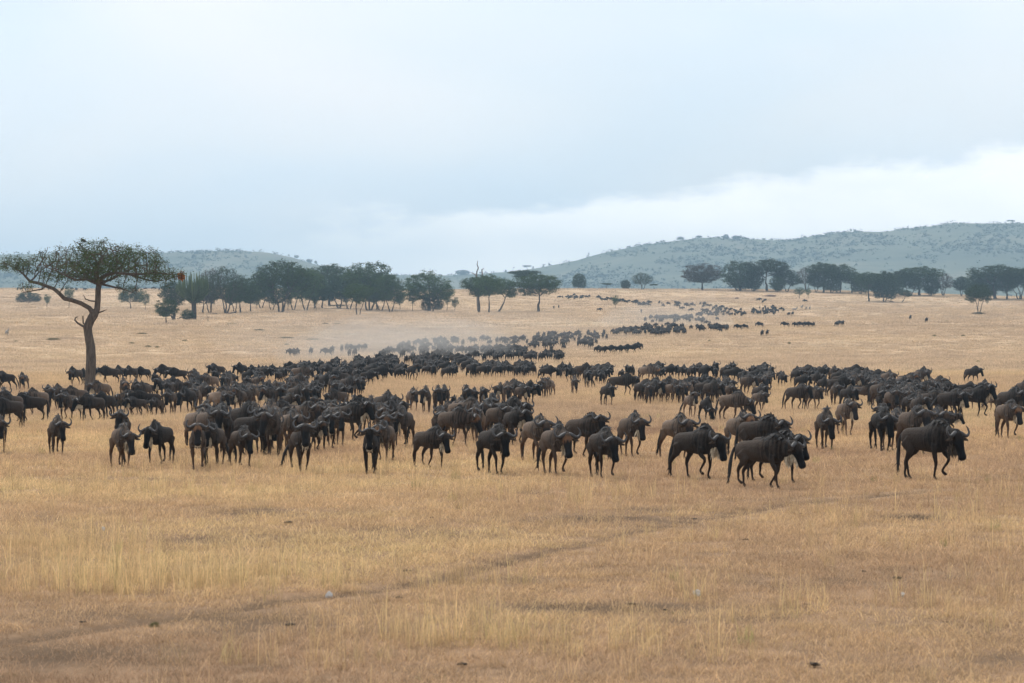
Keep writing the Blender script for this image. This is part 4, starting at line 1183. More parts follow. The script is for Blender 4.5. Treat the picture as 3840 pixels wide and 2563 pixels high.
def build_bodies(params, voxel, target):
    """one continuous skin for every pose: lofts fused by a voxel remesh, smoothed, thinned"""
    tmp = []
    for p in params:
        parts, hf, legs = body_parts(p)
        me = mesh_of('body', *merge(parts))
        o = bpy.data.objects.new('tmp_body', me); COL.objects.link(o)
        rm = o.modifiers.new('r', 'REMESH'); rm.mode = 'VOXEL'; rm.voxel_size = voxel; rm.use_smooth_shade = True
        s = o.modifiers.new('s', 'SMOOTH'); s.factor = .5; s.iterations = 5 if voxel < .03 else 2
        d = o.modifiers.new('d', 'DECIMATE'); d.ratio = target / (15500 * (.022 / voxel) ** 2)
        tmp.append((o, hf, legs, p))
    bpy.context.view_layer.update()
    dg = bpy.context.evaluated_depsgraph_get()
    out = []
    for o, hf, legs, p in tmp:
        me = bpy.data.meshes.new_from_object(o.evaluated_get(dg)); me.name = 'body'
        me.polygons.foreach_set('use_smooth', np.ones(len(me.polygons), dtype=bool))
        q = np.random.default_rng(int(p['phase'] * 1000) + int(p['yaw']) + 100)
        paint(me, hf, legs, q, p.get('young', False))
        me.materials.clear(); me.materials.append(M['coat'])
        kit = {'body': me, 'hf': hf}
        hs = p.get('horn', 1.0)
        for sgn, nm in ((1, 'hornL'), (-1, 'hornR')):
            kit[nm] = mesh_of('horn', *make_horn(hf, sgn, hs), [M['horn']]); kit['ear' + nm[-1]] = mesh_of('ear', *make_ear(hf, sgn), [M['ear']])
        kit['mane'] = mesh_of('mane', *make_hair('mane', hf, q), [M['mane']], smooth=False)
        kit['beard'] = mesh_of('beard', *make_hair('beard', hf, q), [M['beard' if p.get('pale', True) else 'dbeard']], smooth=False)
        kit['tail'] = mesh_of('tail', *make_hair('tail', hf, q), [M['mane']], smooth=False)
        out.append(kit)
        old = o.data; bpy.data.objects.remove(o); bpy.data.meshes.remove(old)
    return out
def whole_mesh(kit, low=False, name='wildebeest'):
    """all of a far animal as one light mesh"""
    Vs, Fs, mi, cols, sts, o = [], [], [], [], [], 0
    mats = [M['coat'], M['horn'], M['mane'], kit['beard'].materials[0]]
    def add(me, m, c=None):
        nonlocal o
        n = len(me.vertices); V = np.empty(n * 3, np.float32); me.vertices.foreach_get('co', V)
        Vs.append(V.reshape(-1, 3)); Fs.extend([tuple(i + o for i in p.vertices) for p in me.polygons]); mi.extend([m] * len(me.polygons)); o += n
        if 'coat' in me.attributes:
            C = np.empty(n * 4, np.float32); me.attributes['coat'].data.foreach_get('color', C); cols.append(C.reshape(-1, 4))
            S = np.empty(n, np.float32); me.attributes['stripe'].data.foreach_get('value', S); sts.append(S)
        else:
            cols.append(np.tile(np.array([[.03, .03, .03, 1]], np.float32), (n, 1))); sts.append(np.zeros(n, np.float32))
    add(kit['body'], 0)
    for sgn in (1, -1): add(mesh_of('t', *make_horn(kit['hf'], sgn, 1.0, True)), 1)
    if low:
        Lp = smooth_path(np.array([(-.08, 0, 1.15), (.10, 0, 1.235), (.27, 0, 1.305), (.40, 0, 1.34), (.53, 0, 1.285), tuple(kit['hf'][1] + np.array([0, 0, .17]))]), 7)
        add(mesh_of('t', *loft(Lp, np.full(7, .06), np.full(7, .035), 4)), 2)
        add(mesh_of('t', *loft(np.array([(-.76, 0, 1.03), (-.86, 0, .9), (-.9, 0, .6), (-.9, 0, .25)]), [.035, .04, .065, .01], [.035, .04, .06, .01], 4, (1, 0, .1))), 2)
    else:
        add(kit['mane'], 2); add(kit['tail'], 2)
    me = mesh_of(name, np.vstack(Vs), Fs, mats, mi)
    a = me.attributes.new('coat', 'FLOAT_COLOR', 'POINT'); a.data.foreach_set('color', np.vstack(cols).ravel())
    b = me.attributes.new('stripe', 'FLOAT', 'POINT'); b.data.foreach_set('value', np.concatenate(sts))
    return me
HERD = []      # dicts: x y z size heading kit-parameters label group
def shoulder_px(y): return 1.36 * F / y
def put(u, v, head, yaw=0, drop=.5, phase=None, size=1.0, top=None, label=None, group=None, row=None, pale=None, young=False, custom=False, stride=1.0):
    x, y, z = px(u, v)
    if top is not None: size = float(np.clip((v - top) / shoulder_px(y), .72, 1.12))
    HERD.append(dict(u=u, v=v, x=x, y=y, z=z, head=head, yaw=yaw, drop=drop, phase=random.random() if phase is None else phase, size=size, label=label, group=group,
                     row=row, pale=(random.random() < .6) if pale is None else pale, young=young, custom=custom, stride=stride))
# head: 0 walks towards the car, +90 to the right of the picture, -90 to the left, 180 away
G1 = 'wildebeest of the leading row'
for row in [
 (212, 1707, 18, 4, .62, .10, 1552, 'black wildebeest walking alone at the left with lowered head', False),
 (455, 1757, 20, 6, .78, .30, 1580, 'wildebeest swinging its tail, head low, left end of the leading row', True),
 (600, 1744, -18, 8, .55, .62, 1574, 'wildebeest with pale throat facing the tail-swinging one', True),
 (742, 1763, 7, -2, .10, .85, 1580, 'wildebeest with raised head and long cream beard, left of a close pair', True),
 (806, 1746, -9, 3, .35, .40, 1580, 'wildebeest pressed against the right flank of the cream-bearded one', True),
 (905, 1752, 23, -6, .72, .20, 1590, 'brown wildebeest with lowered head and very wide horns in the leading row', False),
 (1128, 1770, 16, -9, .05, .55, 1585, 'wildebeest staring at the viewer with white chin tuft in the leading row', True),
 (1390, 1778, 1, 0, .08, .97, 1598, 'narrow wildebeest walking straight at the viewer, alone before the dense group', True),
 (1612, 1756, 36, -10, .62, .12, 1592, 'wildebeest with long tan beard walking right, trotting gait in the leading row', True),
 (1850, 1780, 24, -12, .60, .47, 1584, 'heavy dark-maned wildebeest, first of three bulls walking abreast', False),
 (2082, 1783, 19, -4, .66, .72, 1582, 'wildebeest bull with thick pale horn boss, middle of three abreast', True),
 (2258, 1794, 17, -3, .72, .90, 1594, 'wildebeest bull looking at the viewer, third of three bulls abreast', False),
 (2610, 1797, 36, -8, .66, .32, 1588, 'black-maned wildebeest walking right just behind the striding leader', True),
 (2862, 1832, 50, -4, .60, .58, 1618, 'nearest wildebeest, striding right with striped neck and pale beard', True),
 (2905, 1811, 40, -6, .40, .08, 1605, 'wildebeest almost hidden behind the nearest striding one, head showing', False),
 (3480, 1802, 36, -10, .68, .83, 1566, 'lone wildebeest bull striding right at the right end of the leading row', False),
]:
    u, v, h, yw, dr, ph, tp, lb, pale = row
    put(u, v, h, yw, dr, ph, 1.0, tp, lb, G1, pale=pale, custom=True)
G2 = 'wildebeest of the second row'
for row in [
 (458, 1690, 2, 0, .30, .3, 1530, 'wildebeest seen head-on behind the tail-swinging one', True),
 (1446, 1735, -10, -3, .45, .2, 1570, 'dark wildebeest just behind the right shoulder of the narrow one', False),
 (1515, 1680, -13, 3, .55, .6, 1520, 'wildebeest with pale chest turning left beside the head-on group', True),
 (2010, 1735, 20, -7, .45, .4, 1552, 'grey wildebeest between the first and the middle bull, behind them', False),
 (2190, 1716, 38, -13, .22, .1, 1545, 'wildebeest with raised horns walking right behind the middle bull', False),
 (2366, 1716, 18, -6, .55, .7, 1541, 'wildebeest with white beard behind the third bull', True),
 (2535, 1722, 21, -3, .52, .35, 1547, 'wildebeest standing clear behind the black-maned one, ears spread', False),
 (2850, 1740, 40, -6, .42, .85, 1552, 'broad wildebeest walking right behind the nearest striding one', False),
 (2772, 1722, 17, -4, .20, .5, 1540, 'wildebeest with level horns half hidden left of the broad one', False),
 (3094, 1690, 4, 1, .85, .15, 1522, 'black wildebeest head-on with head hanging low, in open grass', False),
 (3172, 1637, 10, 2, .40, .65, 1490, 'brown wildebeest behind the low-headed black one', True),
 (3306, 1696, 7, -2, .72, .45, 1520, 'wildebeest in front of the right-hand cluster, one foreleg forward', False),
 (3352, 1690, 12, 3, .50, .0, 1525, 'wildebeest close beside the one leading the right-hand cluster', True),
 (3425, 1706, 15, -6, .40, .25, 1515, 'pale-flanked wildebeest behind the lone bull of the right', True),
 (3498, 1690, 18, -6, .45, .55, 1520, 'dark wildebeest whose head shows above the lone bull', False),
 (3778, 1646, 13, -3, .62, .8, 1494, 'wildebeest alone in open grass near the right picture edge', True),
 (3790, 1588, 22, -6, .45, .3, 1442, 'dark wildebeest cut by the right picture edge', False),
 (3568, 1580, 32, -15, .52, .6, 1452, 'wildebeest looking at the viewer under the raised-head one', True),
 (3655, 1568, 42, -3, .02, .9, 1440, 'wildebeest with raised head in profile at the right', True),
 (2990, 1542, 36, -8, .35, .2, 1436, 'wildebeest in near profile in the gap before the right-hand cluster', False),
 (3050, 1540, 24, -10, .30, .7, 1446, 'wildebeest whose head follows the one in near profile', False),
 (2590, 1567, 14, -3, .05, .45, 1468, 'wildebeest with raised head facing the viewer, tail curled', True),
 (2648, 1583, 12, 3, 1.15, .3, 1484, 'small wildebeest lowering its head to graze', False),
 (2748, 1583, 40, 18, .9, .05, 1462, 'wildebeest turning away with its tail stretched out', False),
 (2846, 1546, 23, -6, .45, .6, 1462, 'brown wildebeest right of the tail-stretching one', False),
 (2848, 1527, 22, -6, .40, .2, 1438, 'wildebeest looking over the back of the brown one', False),
 (1300, 1656, 53, 3, .10, .75, 1500, 'tall wildebeest in profile with pale striped neck inside the dense group', True),
 (1222, 1690, 17, -7, .45, .9, 1532, 'wildebeest with brown forehead left of the tall profile one', True),
 (1262, 1676, 14, -4, .50, .2, 1522, 'grey-backed wildebeest in front of the tall profile one', False),
 (1448, 1692, 3, 0, .40, .5, 1538, 'head-on wildebeest with broad horns right of the tall profile one', False),
 (2, 1700, 11, 0, .55, .5, 1552, 'wildebeest cut by the left picture edge, nearest there', False),
]:
    u, v, h, yw, dr, ph, tp, lb, pale = row
    put(u, v, h, yw, dr, ph, 1.0, tp, lb, G2, pale=pale, custom=True)
def many(rows, head, spread, grp, lab, drop=(.3, .75), size=(.88, 1.05), row=None):
    for (u, v) in rows:
        calf = random.random() < .09
        put(u, v, head + random.gauss(0, spread), random.gauss(0, 18), random.uniform(*drop), None, random.uniform(.6, .72) if calf else random.uniform(*size), None, lab, grp, row)
many([(955, 1712), (988, 1704), (1026, 1716), (1050, 1690), (876, 1700), (912, 1682), (836, 1704), (1090, 1700), (1170, 1695), (790, 1690), (770, 1662), (818, 1668), (860, 1655), (742, 1684)], 12, 22, 'front of the dense left group', 'wildebeest in the front of the dense left group, behind the leading row', row='o')
many([(1130, 1660), (1178, 1652), (1215, 1640), (1010, 1655), (960, 1640), (1385, 1640), (1430, 1648), (1340, 1628), (1480, 1640), (1470, 1622), (1250, 1630), (1080, 1640), (1395, 1612), (1440, 1606)], 8, 26, 'core of the dense left group', 'wildebeest deep in the dense left group', row='o')
many([(1650, 1668), (1700, 1676), (1742, 1650), (1790, 1662), (1830, 1640), (1872, 1655), (1905, 1640), (1690, 1630), (1770, 1622), (1850, 1612), (1925, 1672), (1720, 1608)], 16, 24, 'bunch behind the three bulls', 'wildebeest in the bunch behind the first of the three bulls', row='o')
many([(1545, 1546), (1598, 1552), (1642, 1545), (1668, 1542), (1702, 1546), (1750, 1550), (1778, 1540), (1812, 1542), (1848, 1545)], -8, 14, 'row above the bunch', 'wildebeest in the row above the bunch behind the three bulls', row='o')
many([(1878, 1518), (1902, 1524), (1930, 1520), (1955, 1526), (1978, 1518), (1915, 1505), (1960, 1504)], 4, 16, 'compact cluster in the middle', 'wildebeest in the compact cluster in the centre of the herd', row='o')
many([(2038, 1497), (2060, 1490)], -16, 6, 'pair in the open middle', 'wildebeest of a pair in open grass right of the compact cluster', row='o')
put(2155, 1482, 2, 0, .9, None, .95, None, 'dark wildebeest with hanging head between the pair and the profile one', None, None)
put(2275, 1522, 18, -8, .5, None, .92, None, 'small wildebeest in front of the striped profile one', None, None)
put(2330, 1486, 70, -10, .62, None, 1.06, None, 'striped wildebeest walking right in profile in the middle distance', None, None)
many([(2205, 1460), (2238, 1444), (2258, 1450)], -8, 12, 'trio in the middle distance', 'wildebeest of the trio left of the striped profile one', row='o')
many([(2405, 1512), (2428, 1506), (2452, 1514), (2485, 1510), (2520, 1516), (2545, 1508), (2575, 1512), (2612, 1505), (2655, 1508), (2690, 1502), (2722, 1508), (2440, 1496), (2505, 1494)], 14, 20, 'right middle row', 'wildebeest in the right middle row behind the open grass', row='o')
many([(2035, 1424), (2097, 1428), (2142, 1438), (2185, 1428), (2232, 1420), (2268, 1422), (2330, 1428), (2372, 1424), (2410, 1428), (2455, 1424), (2508, 1426), (2560, 1428), (2596, 1434), (2640, 1436), (2682, 1432), (2718, 1430), (2746, 1438),
      (2792, 1432), (2828, 1440), (2862, 1438), (2892, 1434), (2924, 1432), (2985, 1434), (3022, 1438), (3052, 1442), (3086, 1436), (3126, 1440), (3162, 1448), (3202, 1444), (3244, 1448)], 15, 18, 'long back row at the right', 'wildebeest of the long right back row', row='o')
put(3646, 1442, 32, -10, .4, None, 1.0, None, 'wildebeest standing alone at the back of the right-hand cluster', None, None)
many([(22, 1468), (88, 1466), (282, 1450), (318, 1446), (412, 1442), (452, 1436), (492, 1438), (538, 1436), (582, 1444), (622, 1436), (668, 1444)], -30, 18, 'thin back row at the left', 'wildebeest in the thin back row by the acacia trunk', row='o')
many([(14, 1560), (42, 1590), (30, 1610), (112, 1584), (140, 1558), (188, 1534), (256, 1580), (230, 1542), (286, 1542), (346, 1582), (396, 1574), (378, 1514), (458, 1552), (466, 1502), (506, 1556), (512, 1564), (548, 1562), (588, 1562), (638, 1556), (704, 1552), (732, 1546)], -26, 18, 'loose row under the acacia', 'wildebeest in the loose row in front of the acacia', row='o')
many([(508, 1504), (542, 1512), (606, 1502), (634, 1508), (680, 1502), (716, 1502), (786, 1482), (838, 1478), (560, 1488), (655, 1484), (740, 1470)], -20, 18, 'second rank right of the acacia', 'wildebeest in the second rank right of the acacia', row='o')
put(818, 1562, 150, 0, .5, None, .98, None, 'wildebeest turned away at the left side of the dense herd', None, None)
put(900, 1556, -10, 0, .2, None, 1.0, None, 'wildebeest facing the viewer at the left side of the dense herd', None, None)
def inside(poly, u, v):
    c = False; n = len(poly)
    for i in range(n):
        (x1, y1), (x2, y2) = poly[i], poly[(i + 1) % n]
        if (y1 > v) != (y2 > v) and u < (x2 - x1) * (v - y1) / (y2 - y1) + x1: c = not c
    return c
def fill(poly, n, head, spread, grp, lab, gap=(1.0, 1.9)):
    gp = [px(u, v)[:2] for u, v in poly]
    xs, ys = [p[0] for p in gp], [p[1] for p in gp]
    got = tries = 0
    while got < n and tries < n * 60:
        tries += 1
        x, y = random.uniform(min(xs), max(xs)), random.uniform(min(ys), max(ys))
        if not inside(gp, x, y): continue
        if any(((x - h['x']) / gap[0]) ** 2 + ((y - h['y']) / gap[1]) ** 2 < 1 for h in HERD): continue
        z = float(ground_z(x, y)); u, v = proj(x, y, z)
        HERD.append(dict(u=u, v=v, x=x, y=y, z=z, head=head + random.gauss(0, spread), yaw=random.gauss(0, 16), drop=random.uniform(.25, .8), phase=random.random(), size=random.uniform(.80, 1.08) if random.random() > .08 else random.uniform(.6, .72), label=lab, group=grp, row='o', pale=random.random() < .5, young=False, custom=False, stride=1.0))
        got += 1
    print(grp, got)
fill([(3250, 1450), (3480, 1448), (3560, 1500), (3610, 1560), (3545, 1640), (3310, 1640), (3265, 1560), (3230, 1500)], 36, 18, 20, 'right-hand cluster', 'wildebeest packed in the right-hand cluster')
fill([(700, 1446), (1000, 1412), (1200, 1392), (1260, 1420), (1180, 1500), (1100, 1570), (900, 1585), (730, 1545), (700, 1490)], 84, 2, 26, 'left wing of the packed herd', 'wildebeest of the packed herd, left wing')
fill([(1200, 1392), (1400, 1372), (1560, 1364), (1600, 1395), (1420, 1440), (1370, 1475), (1330, 1540), (1150, 1575), (1110, 1560), (1180, 1500), (1260, 1420)], 88, 10, 26, 'middle of the packed herd', 'wildebeest of the packed herd, dusty middle')
fill([(1560, 1364), (1760, 1358), (1800, 1404), (1770, 1428), (1440, 1438), (1600, 1395)], 46, 18, 22, 'right wing of the packed herd', 'wildebeest of the packed herd, right wing')
fill([(1775, 1426), (1785, 1398), (2000, 1400), (2020, 1426)], 26, 12, 22, 'block right of the herd gap', 'wildebeest in the block right of the gap in the herd')
fill([(2030, 1440), (2040, 1416), (2770, 1420), (2770, 1446)], 18, 16, 22, 'long back row at the right', 'wildebeest of the long right back row')
fill([(2780, 1452), (2780, 1424), (3260, 1432), (3260, 1462)], 16, 18, 22, 'long back row at the right', 'wildebeest of the long right back row')
fill([(2395, 1522), (2400, 1490), (2740, 1490), (2740, 1520)], 16, 14, 22, 'right middle row', 'wildebeest in the right middle row behind the open grass')
fill([(3260, 1520), (3300, 1470), (3500, 1460), (3560, 1530), (3480, 1600), (3300, 1600)], 14, 18, 24, 'right-hand cluster', 'wildebeest packed in the right-hand cluster', (.8, 1.5))
fill([(3560, 1500), (3850, 1500), (3850, 1560), (3620, 1560)], 7, 30, 20, 'stragglers at the right edge', 'wildebeest straggling at the right edge beside the cluster')
fill([(3120, 1540), (3140, 1480), (3250, 1480), (3260, 1540)], 6, 25, 20, 'stragglers before the cluster', 'wildebeest straggling left of the right-hand cluster')
fill([(2760, 1486), (2780, 1458), (3250, 1464), (3250, 1490)], 14, 18, 22, 'loose file before the long back row', 'wildebeest of the loose file before the long right back row')
FAR = len(HERD)
fill([(1740, 1366), (1750, 1346), (2110, 1336), (2110, 1364)], 40, 14, 20, 'far', None)
fill([(1390, 1352), (1470, 1300), (1700, 1306), (1690, 1352)], 50, 14, 20, 'far', None)
fill([(1520, 1306), (1640, 1286), (2000, 1282), (2000, 1298), (1700, 1308)], 36, 6, 25, 'far', None)
fill([(1660, 1338), (1670, 1322), (1975, 1322), (1975, 1338)], 40, 16, 25, 'far', None)
fill([(1990, 1322), (2010, 1268), (2270, 1258), (2280, 1282), (2160, 1322)], 74, 14, 25, 'far', None)
fill([(2280, 1272), (2300, 1250), (2545, 1236), (2560, 1258), (2400, 1272)], 54, 8, 25, 'far', None)
fill([(2380, 1262), (2420, 1226), (2570, 1226), (2570, 1262)], 30, 0, 25, 'far', None)
fill([(2410, 1216), (2440, 1198), (2600, 1192), (2600, 1214)], 50, 10, 30, 'far', None)
fill([(2590, 1226), (2600, 1206), (2700, 1206), (2700, 1226)], 10, -20, 20, 'far', None)
fill([(2575, 1250), (2580, 1234), (2735, 1232), (2735, 1250)], 24, -20, 30, 'far', None)
fill([(2610, 1192), (2640, 1160), (2790, 1172), (2800, 1190)], 56, 10, 30, 'far', None)
fill([(2815, 1186), (2830, 1160), (2915, 1158), (2915, 1186)], 34, 0, 30, 'far', None)
fill([(2380, 1150), (2400, 1140), (2630, 1144), (2720, 1162), (2600, 1160)], 36, 0, 60, 'far', None)
fill([(2080, 1122), (2200, 1108), (2440, 1142), (2430, 1150), (2250, 1130)], 44, 0, 60, 'far', None)
fill([(10, 1093), (10, 1089), (330, 1088), (330, 1094)], 14, 30, 50, 'far', None)
fill([(380, 1093), (380, 1088), (720, 1088), (720, 1094)], 10, 30, 50, 'far', None)
for (u, v, h) in [(1094, 1342, -40), (1106, 1340, -20), (1112, 1338, 160), (1165, 1336, 10), (1228, 1340, -60), (1244, 1330, 20), (1282, 1326, 180), (1300, 1322, 175), (1322, 1326, -30), (1342, 1322, 150), (1366, 1320, 160), (1310, 1344, 180), (1330, 1344, 170),
                  (2200, 1308, -60), (2215, 1312, 20), (2240, 1330, 30), (2262, 1332, 60), (2284, 1330, 80), (2320, 1330, 50), (2345, 1328, 60), (2370, 1328, 90), (2398, 1316, -40),
                  (2770, 1241, -60), (2795, 1239, -50), (2850, 1232, -60), (2858, 1266, 5), (2877, 1262, 5), (2946, 1231, -70), (2984, 1231, -50), (3004, 1230, -60), (3024, 1230, -60), (3036, 1230, -50), (3050, 1230, 160),
                  (3136, 1228, 15), (3144, 1226, 20), (3160, 1226, 10), (3414, 1203, 0), (3474, 1213, 5), (2957, 1188, 20), (2972, 1186, 10), (2928, 1168, 40), (2938, 1172, 10), (3020, 1136, -90), (2845, 1132, 90), (2860, 1140, 10), (2868, 1134, 30),
                  (2077, 1162, 0), (2095, 1160, 0), (2247, 1170, 80), (2405, 1176, 0), (2590, 1172, 60), (2556, 1166, 70)]:
    put(u, v, h, 0, .5, None, random.uniform(.92, 1.05), None, None, 'far')
print('herd', len(HERD))
# --- 300 that show largest are things, the others one mass
for h in HERD: h['px'] = shoulder_px(h['y']) * h['size'] * (1.0 if -40 < h['u'] < 3880 else 0.1)
order = sorted(range(len(HERD)), key=lambda i: -HERD[i]['px'] - (1e4 if HERD[i]['custom'] else 0))
single = set(order[:300])
cust = [h for h in HERD if h['custom']]
kits_c = build_bodies([dict(yaw=h['yaw'], drop=h['drop'], phase=h['phase'], pale=h['pale'], stride=h['stride'], horn=0.95 + .12 * random.random(), young=(i % 7 == 3)) for i, h in enumerate(cust)], .022, 3400)
for h, k in zip(cust, kits_c): h['kit'] = k
poses = [dict(yaw=yw, drop=dr, phase=ph, pale=pl, young=yo) for yw, dr, ph, pl, yo in
         [(0, .45, .1, True, False), (14, .6, .35, False, False), (-14, .6, .6, True, False), (25, .35, .85, True, False), (-25, .4, .2, False, False), (4, .78, .5, False, False), (-5, .15, .7, True, True), (0, .55, .95, False, False), (-30, .65, .45, True, False), (30, .7, .05, False, True)]]
kits_p = build_bodies(poses, .024, 1900)
kits_l = build_bodies(poses[:6], .045, 330)
whole_l = [whole_mesh(k, True) for k in kits_l]
kits_m = build_bodies(poses, .03, 900)
whole_m = [whole_mesh(k) for k in kits_m]
def nearest_pose(h, pool):
    c = [abs(h['yaw'] - p['yaw']) / 20 + abs(h['drop'] - p['drop']) * 2 + random.random() * 1.2 for p in poses[:pool]]
    return int(np.argmin(c))
# labels inside a cluster: count along the row where that is possible
ORD = ['first', 'second', 'third', 'fourth', 'fifth', 'sixth', 'seventh', 'eighth', 'ninth', 'tenth', 'eleventh', 'twelfth', 'thirteenth', 'fourteenth', 'fifteenth', 'sixteenth', 'seventeenth', 'eighteenth', 'nineteenth', 'twentieth']
def ordinal(k, n):
    if k == 0: return 'leftmost'
    if k == n - 1: return 'rightmost'
    if k < 20 and k <= n // 2: return ORD[k] + ' from left'
    if n - 1 - k < 20: return ORD[n - 1 - k] + ' from right'
    return None
groups = {}
for i in single:
    h = HERD[i]
    if h['row']: groups.setdefault(h['group'], []).append(i)
for gname, idx in groups.items():
    idx.sort(key=lambda i: HERD[i]['u'])
    dense = len(idx) > 40
    for k, i in enumerate(idx):
        h = HERD[i]
        if h['label'] is None: h['label'] = 'wildebeest of a far file on the slope'
        o_ = None if dense else ordinal(k, len(idx))
        if o_: h['label'] = h['label'] + ', ' + o_
        elif dense:
            a = (h['head'] + 180) % 360 - 180
            face = 'heading left' if a < -22 else 'heading right' if a > 26 else 'head-on'
            vs = sorted(HERD[j]['v'] for j in idx); rk = vs.index(h['v']) * 5 // len(vs)
            h['label'] = h['label'] + ', ' + face + ['', '', '', '', ''][rk] + ', ' + ['rearmost', 'rear', 'middle', 'front', 'foremost'][rk] + ' rank'
            h['rk'] = (rk, face)
    if dense:
        sub = {}
        for i in idx: sub.setdefault(HERD[i]['rk'], []).append(i)
        for lst in sub.values():
            for k, i in enumerate(lst):
                o_ = ordinal(k, len(lst))
                if o_ and len(lst) > 1: HERD[i]['label'] += ', ' + o_
def place(o, h):
    o.location = (h['x'], h['y'], h['z'] - .01)
    o.rotation_euler = (0, 0, R(h['head']) - math.pi / 2)
    s = h['size']; o.scale = (s, s * random.uniform(.94, 1.06), s)
mass = []
for i, h in enumerate(HERD):
    if i not in single:
        mass.append(h); continue
    detail = h['custom'] or h['px'] > 62
    if detail:
        k = h.get('kit') or kits_p[nearest_pose(h, 10)]
        e = bpy.data.objects.new('wildebeest', None); COL.objects.link(e)
        place(e, h)
        b = link('body', k['body'], e)
        for nm, pn in (('hornL', 'horn'), ('hornR', 'horn'), ('earL', 'ear'), ('earR', 'ear'), ('mane', 'mane'), ('beard', 'beard'), ('tail', 'tail')):
            link(pn, k[nm], e)
    else:
        e = link('wildebeest', whole_m[nearest_pose(h, 10)])
        place(e, h)
    tag(e, h['label'], 'wildebeest', h['group'] if h['group'] and h['group'] != 'far' else ('scattered wildebeest of the herd'))
# --- the rest of the herd, far up the slope
Vs, Fs, mi, cs, ss, off = [], [], [], [], [], 0
cache = []
for me in whole_l:
    n = len(me.vertices); V = np.empty(n * 3, np.float32); me.vertices.foreach_get('co', V)
    C = np.empty(n * 4, np.float32); me.attributes['coat'].data.foreach_get('color', C)
    S = np.empty(n, np.float32); me.attributes['stripe'].data.foreach_get('value', S)
    m_ = np.empty(len(me.polygons), np.int32); me.polygons.foreach_get('material_index', m_)
    cache.append((V.reshape(-1, 3), [tuple(p.vertices) for p in me.polygons], m_, C.reshape(-1, 4), S))
for h in mass:
    V, Fc, m_, C, S = cache[nearest_pose(h, 6)]
    a = R(h['head']) - math.pi / 2; s = h['size']
    W = np.stack([V[:, 0]*math.cos(a) - V[:, 1]*math.sin(a), V[:, 0]*math.sin(a) + V[:, 1]*math.cos(a), V[:, 2]], 1) * s + np.array([h['x'], h['y'], h['z']])
    Vs.append(W); Fs += [tuple(j + off for j in f) for f in Fc]; mi.append(m_); tone = random.uniform(.6, 1.25)
    cc = C.copy(); cc[:, :3] *= tone; cs.append(cc); ss.append(S); off += len(V)
me = mesh_of('herd_mass', np.vstack(Vs), Fs, list(whole_l[0].materials), np.concatenate(mi))
a = me.attributes.new('coat', 'FLOAT_COLOR', 'POINT'); a.data.foreach_set('color', np.vstack(cs).astype(np.float32).ravel())
b = me.attributes.new('stripe', 'FLOAT', 'POINT'); b.data.foreach_set('value', np.concatenate(ss).astype(np.float32))
tag(link('wildebeest_mass', me), 'distant files of wildebeest winding down the far slope', 'herd', kind='stuff')
print('mass', len(mass), 'faces', len(Fs))
# ------------------------------------------------------------------ zebras
def zebra_kit(phase):
    T = smooth_path([(-0.80, 1.08, .08, .06), (-0.72, 1.02, .22, .17), (-0.5, .98, .27, .23), (-.1, .93, .28, .25), (.25, .95, .29, .22), (.45, 1.0, .28, .18), (.56, 1.02, .2, .12)], 16)
    parts = [loft(np.stack([T[:, 0], 0*T[:, 0], T[:, 1]], 1), T[:, 2], T[:, 3], 14)]
    C = smooth_path([(.38, 0, 1.05, .25, .14), (.62, 0, 1.22, .19, .10), (.80, 0, 1.40, .14, .08), (.88, 0, 1.46, .10, .07)], 8)
    parts.append(loft(C[:, :3], C[:, 3], C[:, 4], 10))
    H = smooth_path([(.80, 0, 1.46, .10, .08), (.95, 0, 1.37, .11, .08), (1.10, 0, 1.24, .08, .06), (1.20, 0, 1.15, .075, .06), (1.24, 0, 1.12, .04, .04)], 9)
    parts.append(loft(H[:, :3], H[:, 3], H[:, 4], 10))
    for front, s, l, sd_ in gait(phase):
        pts, rad_ = leg_points(front, s * .6, l * .5, sd_)
        Q = smooth_path(np.column_stack([pts, rad_]), 14)
        parts.append(loft(Q[:, :3], Q[:, 3], Q[:, 3], 8, (1, 0, .05)))
    return parts
def mat_zebra():
    m, t, b = new_mat('zebra_coat', .8, .15)
    oc = N(t, 'ShaderNodeTexCoord').outputs['Object']
    wv = N(t, 'ShaderNodeTexWave', wave_type='BANDS', bands_direction='X'); wv.inputs['Scale'].default_value = 3.2; wv.inputs['Distortion'].default_value = 2.0
    L(t, oc, wv.inputs['Vector'])
    L(t, ramp(t, wv.outputs['Fac'], [(.45, (.5, .47, .43)), (.55, (.03, .028, .027))]), b.inputs['Base Color'])
    return m
M['zebra'] = mat_zebra()
o = bpy.data.objects.new('tmp', mesh_of('t', *merge(zebra_kit(.3)))); COL.objects.link(o)
rm = o.modifiers.new('r', 'REMESH'); rm.mode = 'VOXEL'; rm.voxel_size = .03
sm_ = o.modifiers.new('s', 'SMOOTH'); sm_.iterations = 4
dc = o.modifiers.new('d', 'DECIMATE'); dc.ratio = .12
bpy.context.view_layer.update()
zb = bpy.data.meshes.new_from_object(o.evaluated_get(bpy.context.evaluated_depsgraph_get())); zb.name = 'body'
zb.polygons.foreach_set('use_smooth', np.ones(len(zb.polygons), dtype=bool)); zb.materials.clear(); zb.materials.append(M['zebra'])
bpy.data.objects.remove(o)
zp = []
for k in range(14):
    f = k / 13; c0 = np.array([.40 + .48 * f, 0, 1.29 + .24 * f])
    v, f_ = hair_strip(c0, unit(np.array([-.6, 0, 1])), .10, .08, unit(np.array([1, 0, .6])), np.zeros(3)); zp.append((np.array(v), f_))
zm = mesh_of('mane', *merge(zp), [M['mane']], smooth=False)
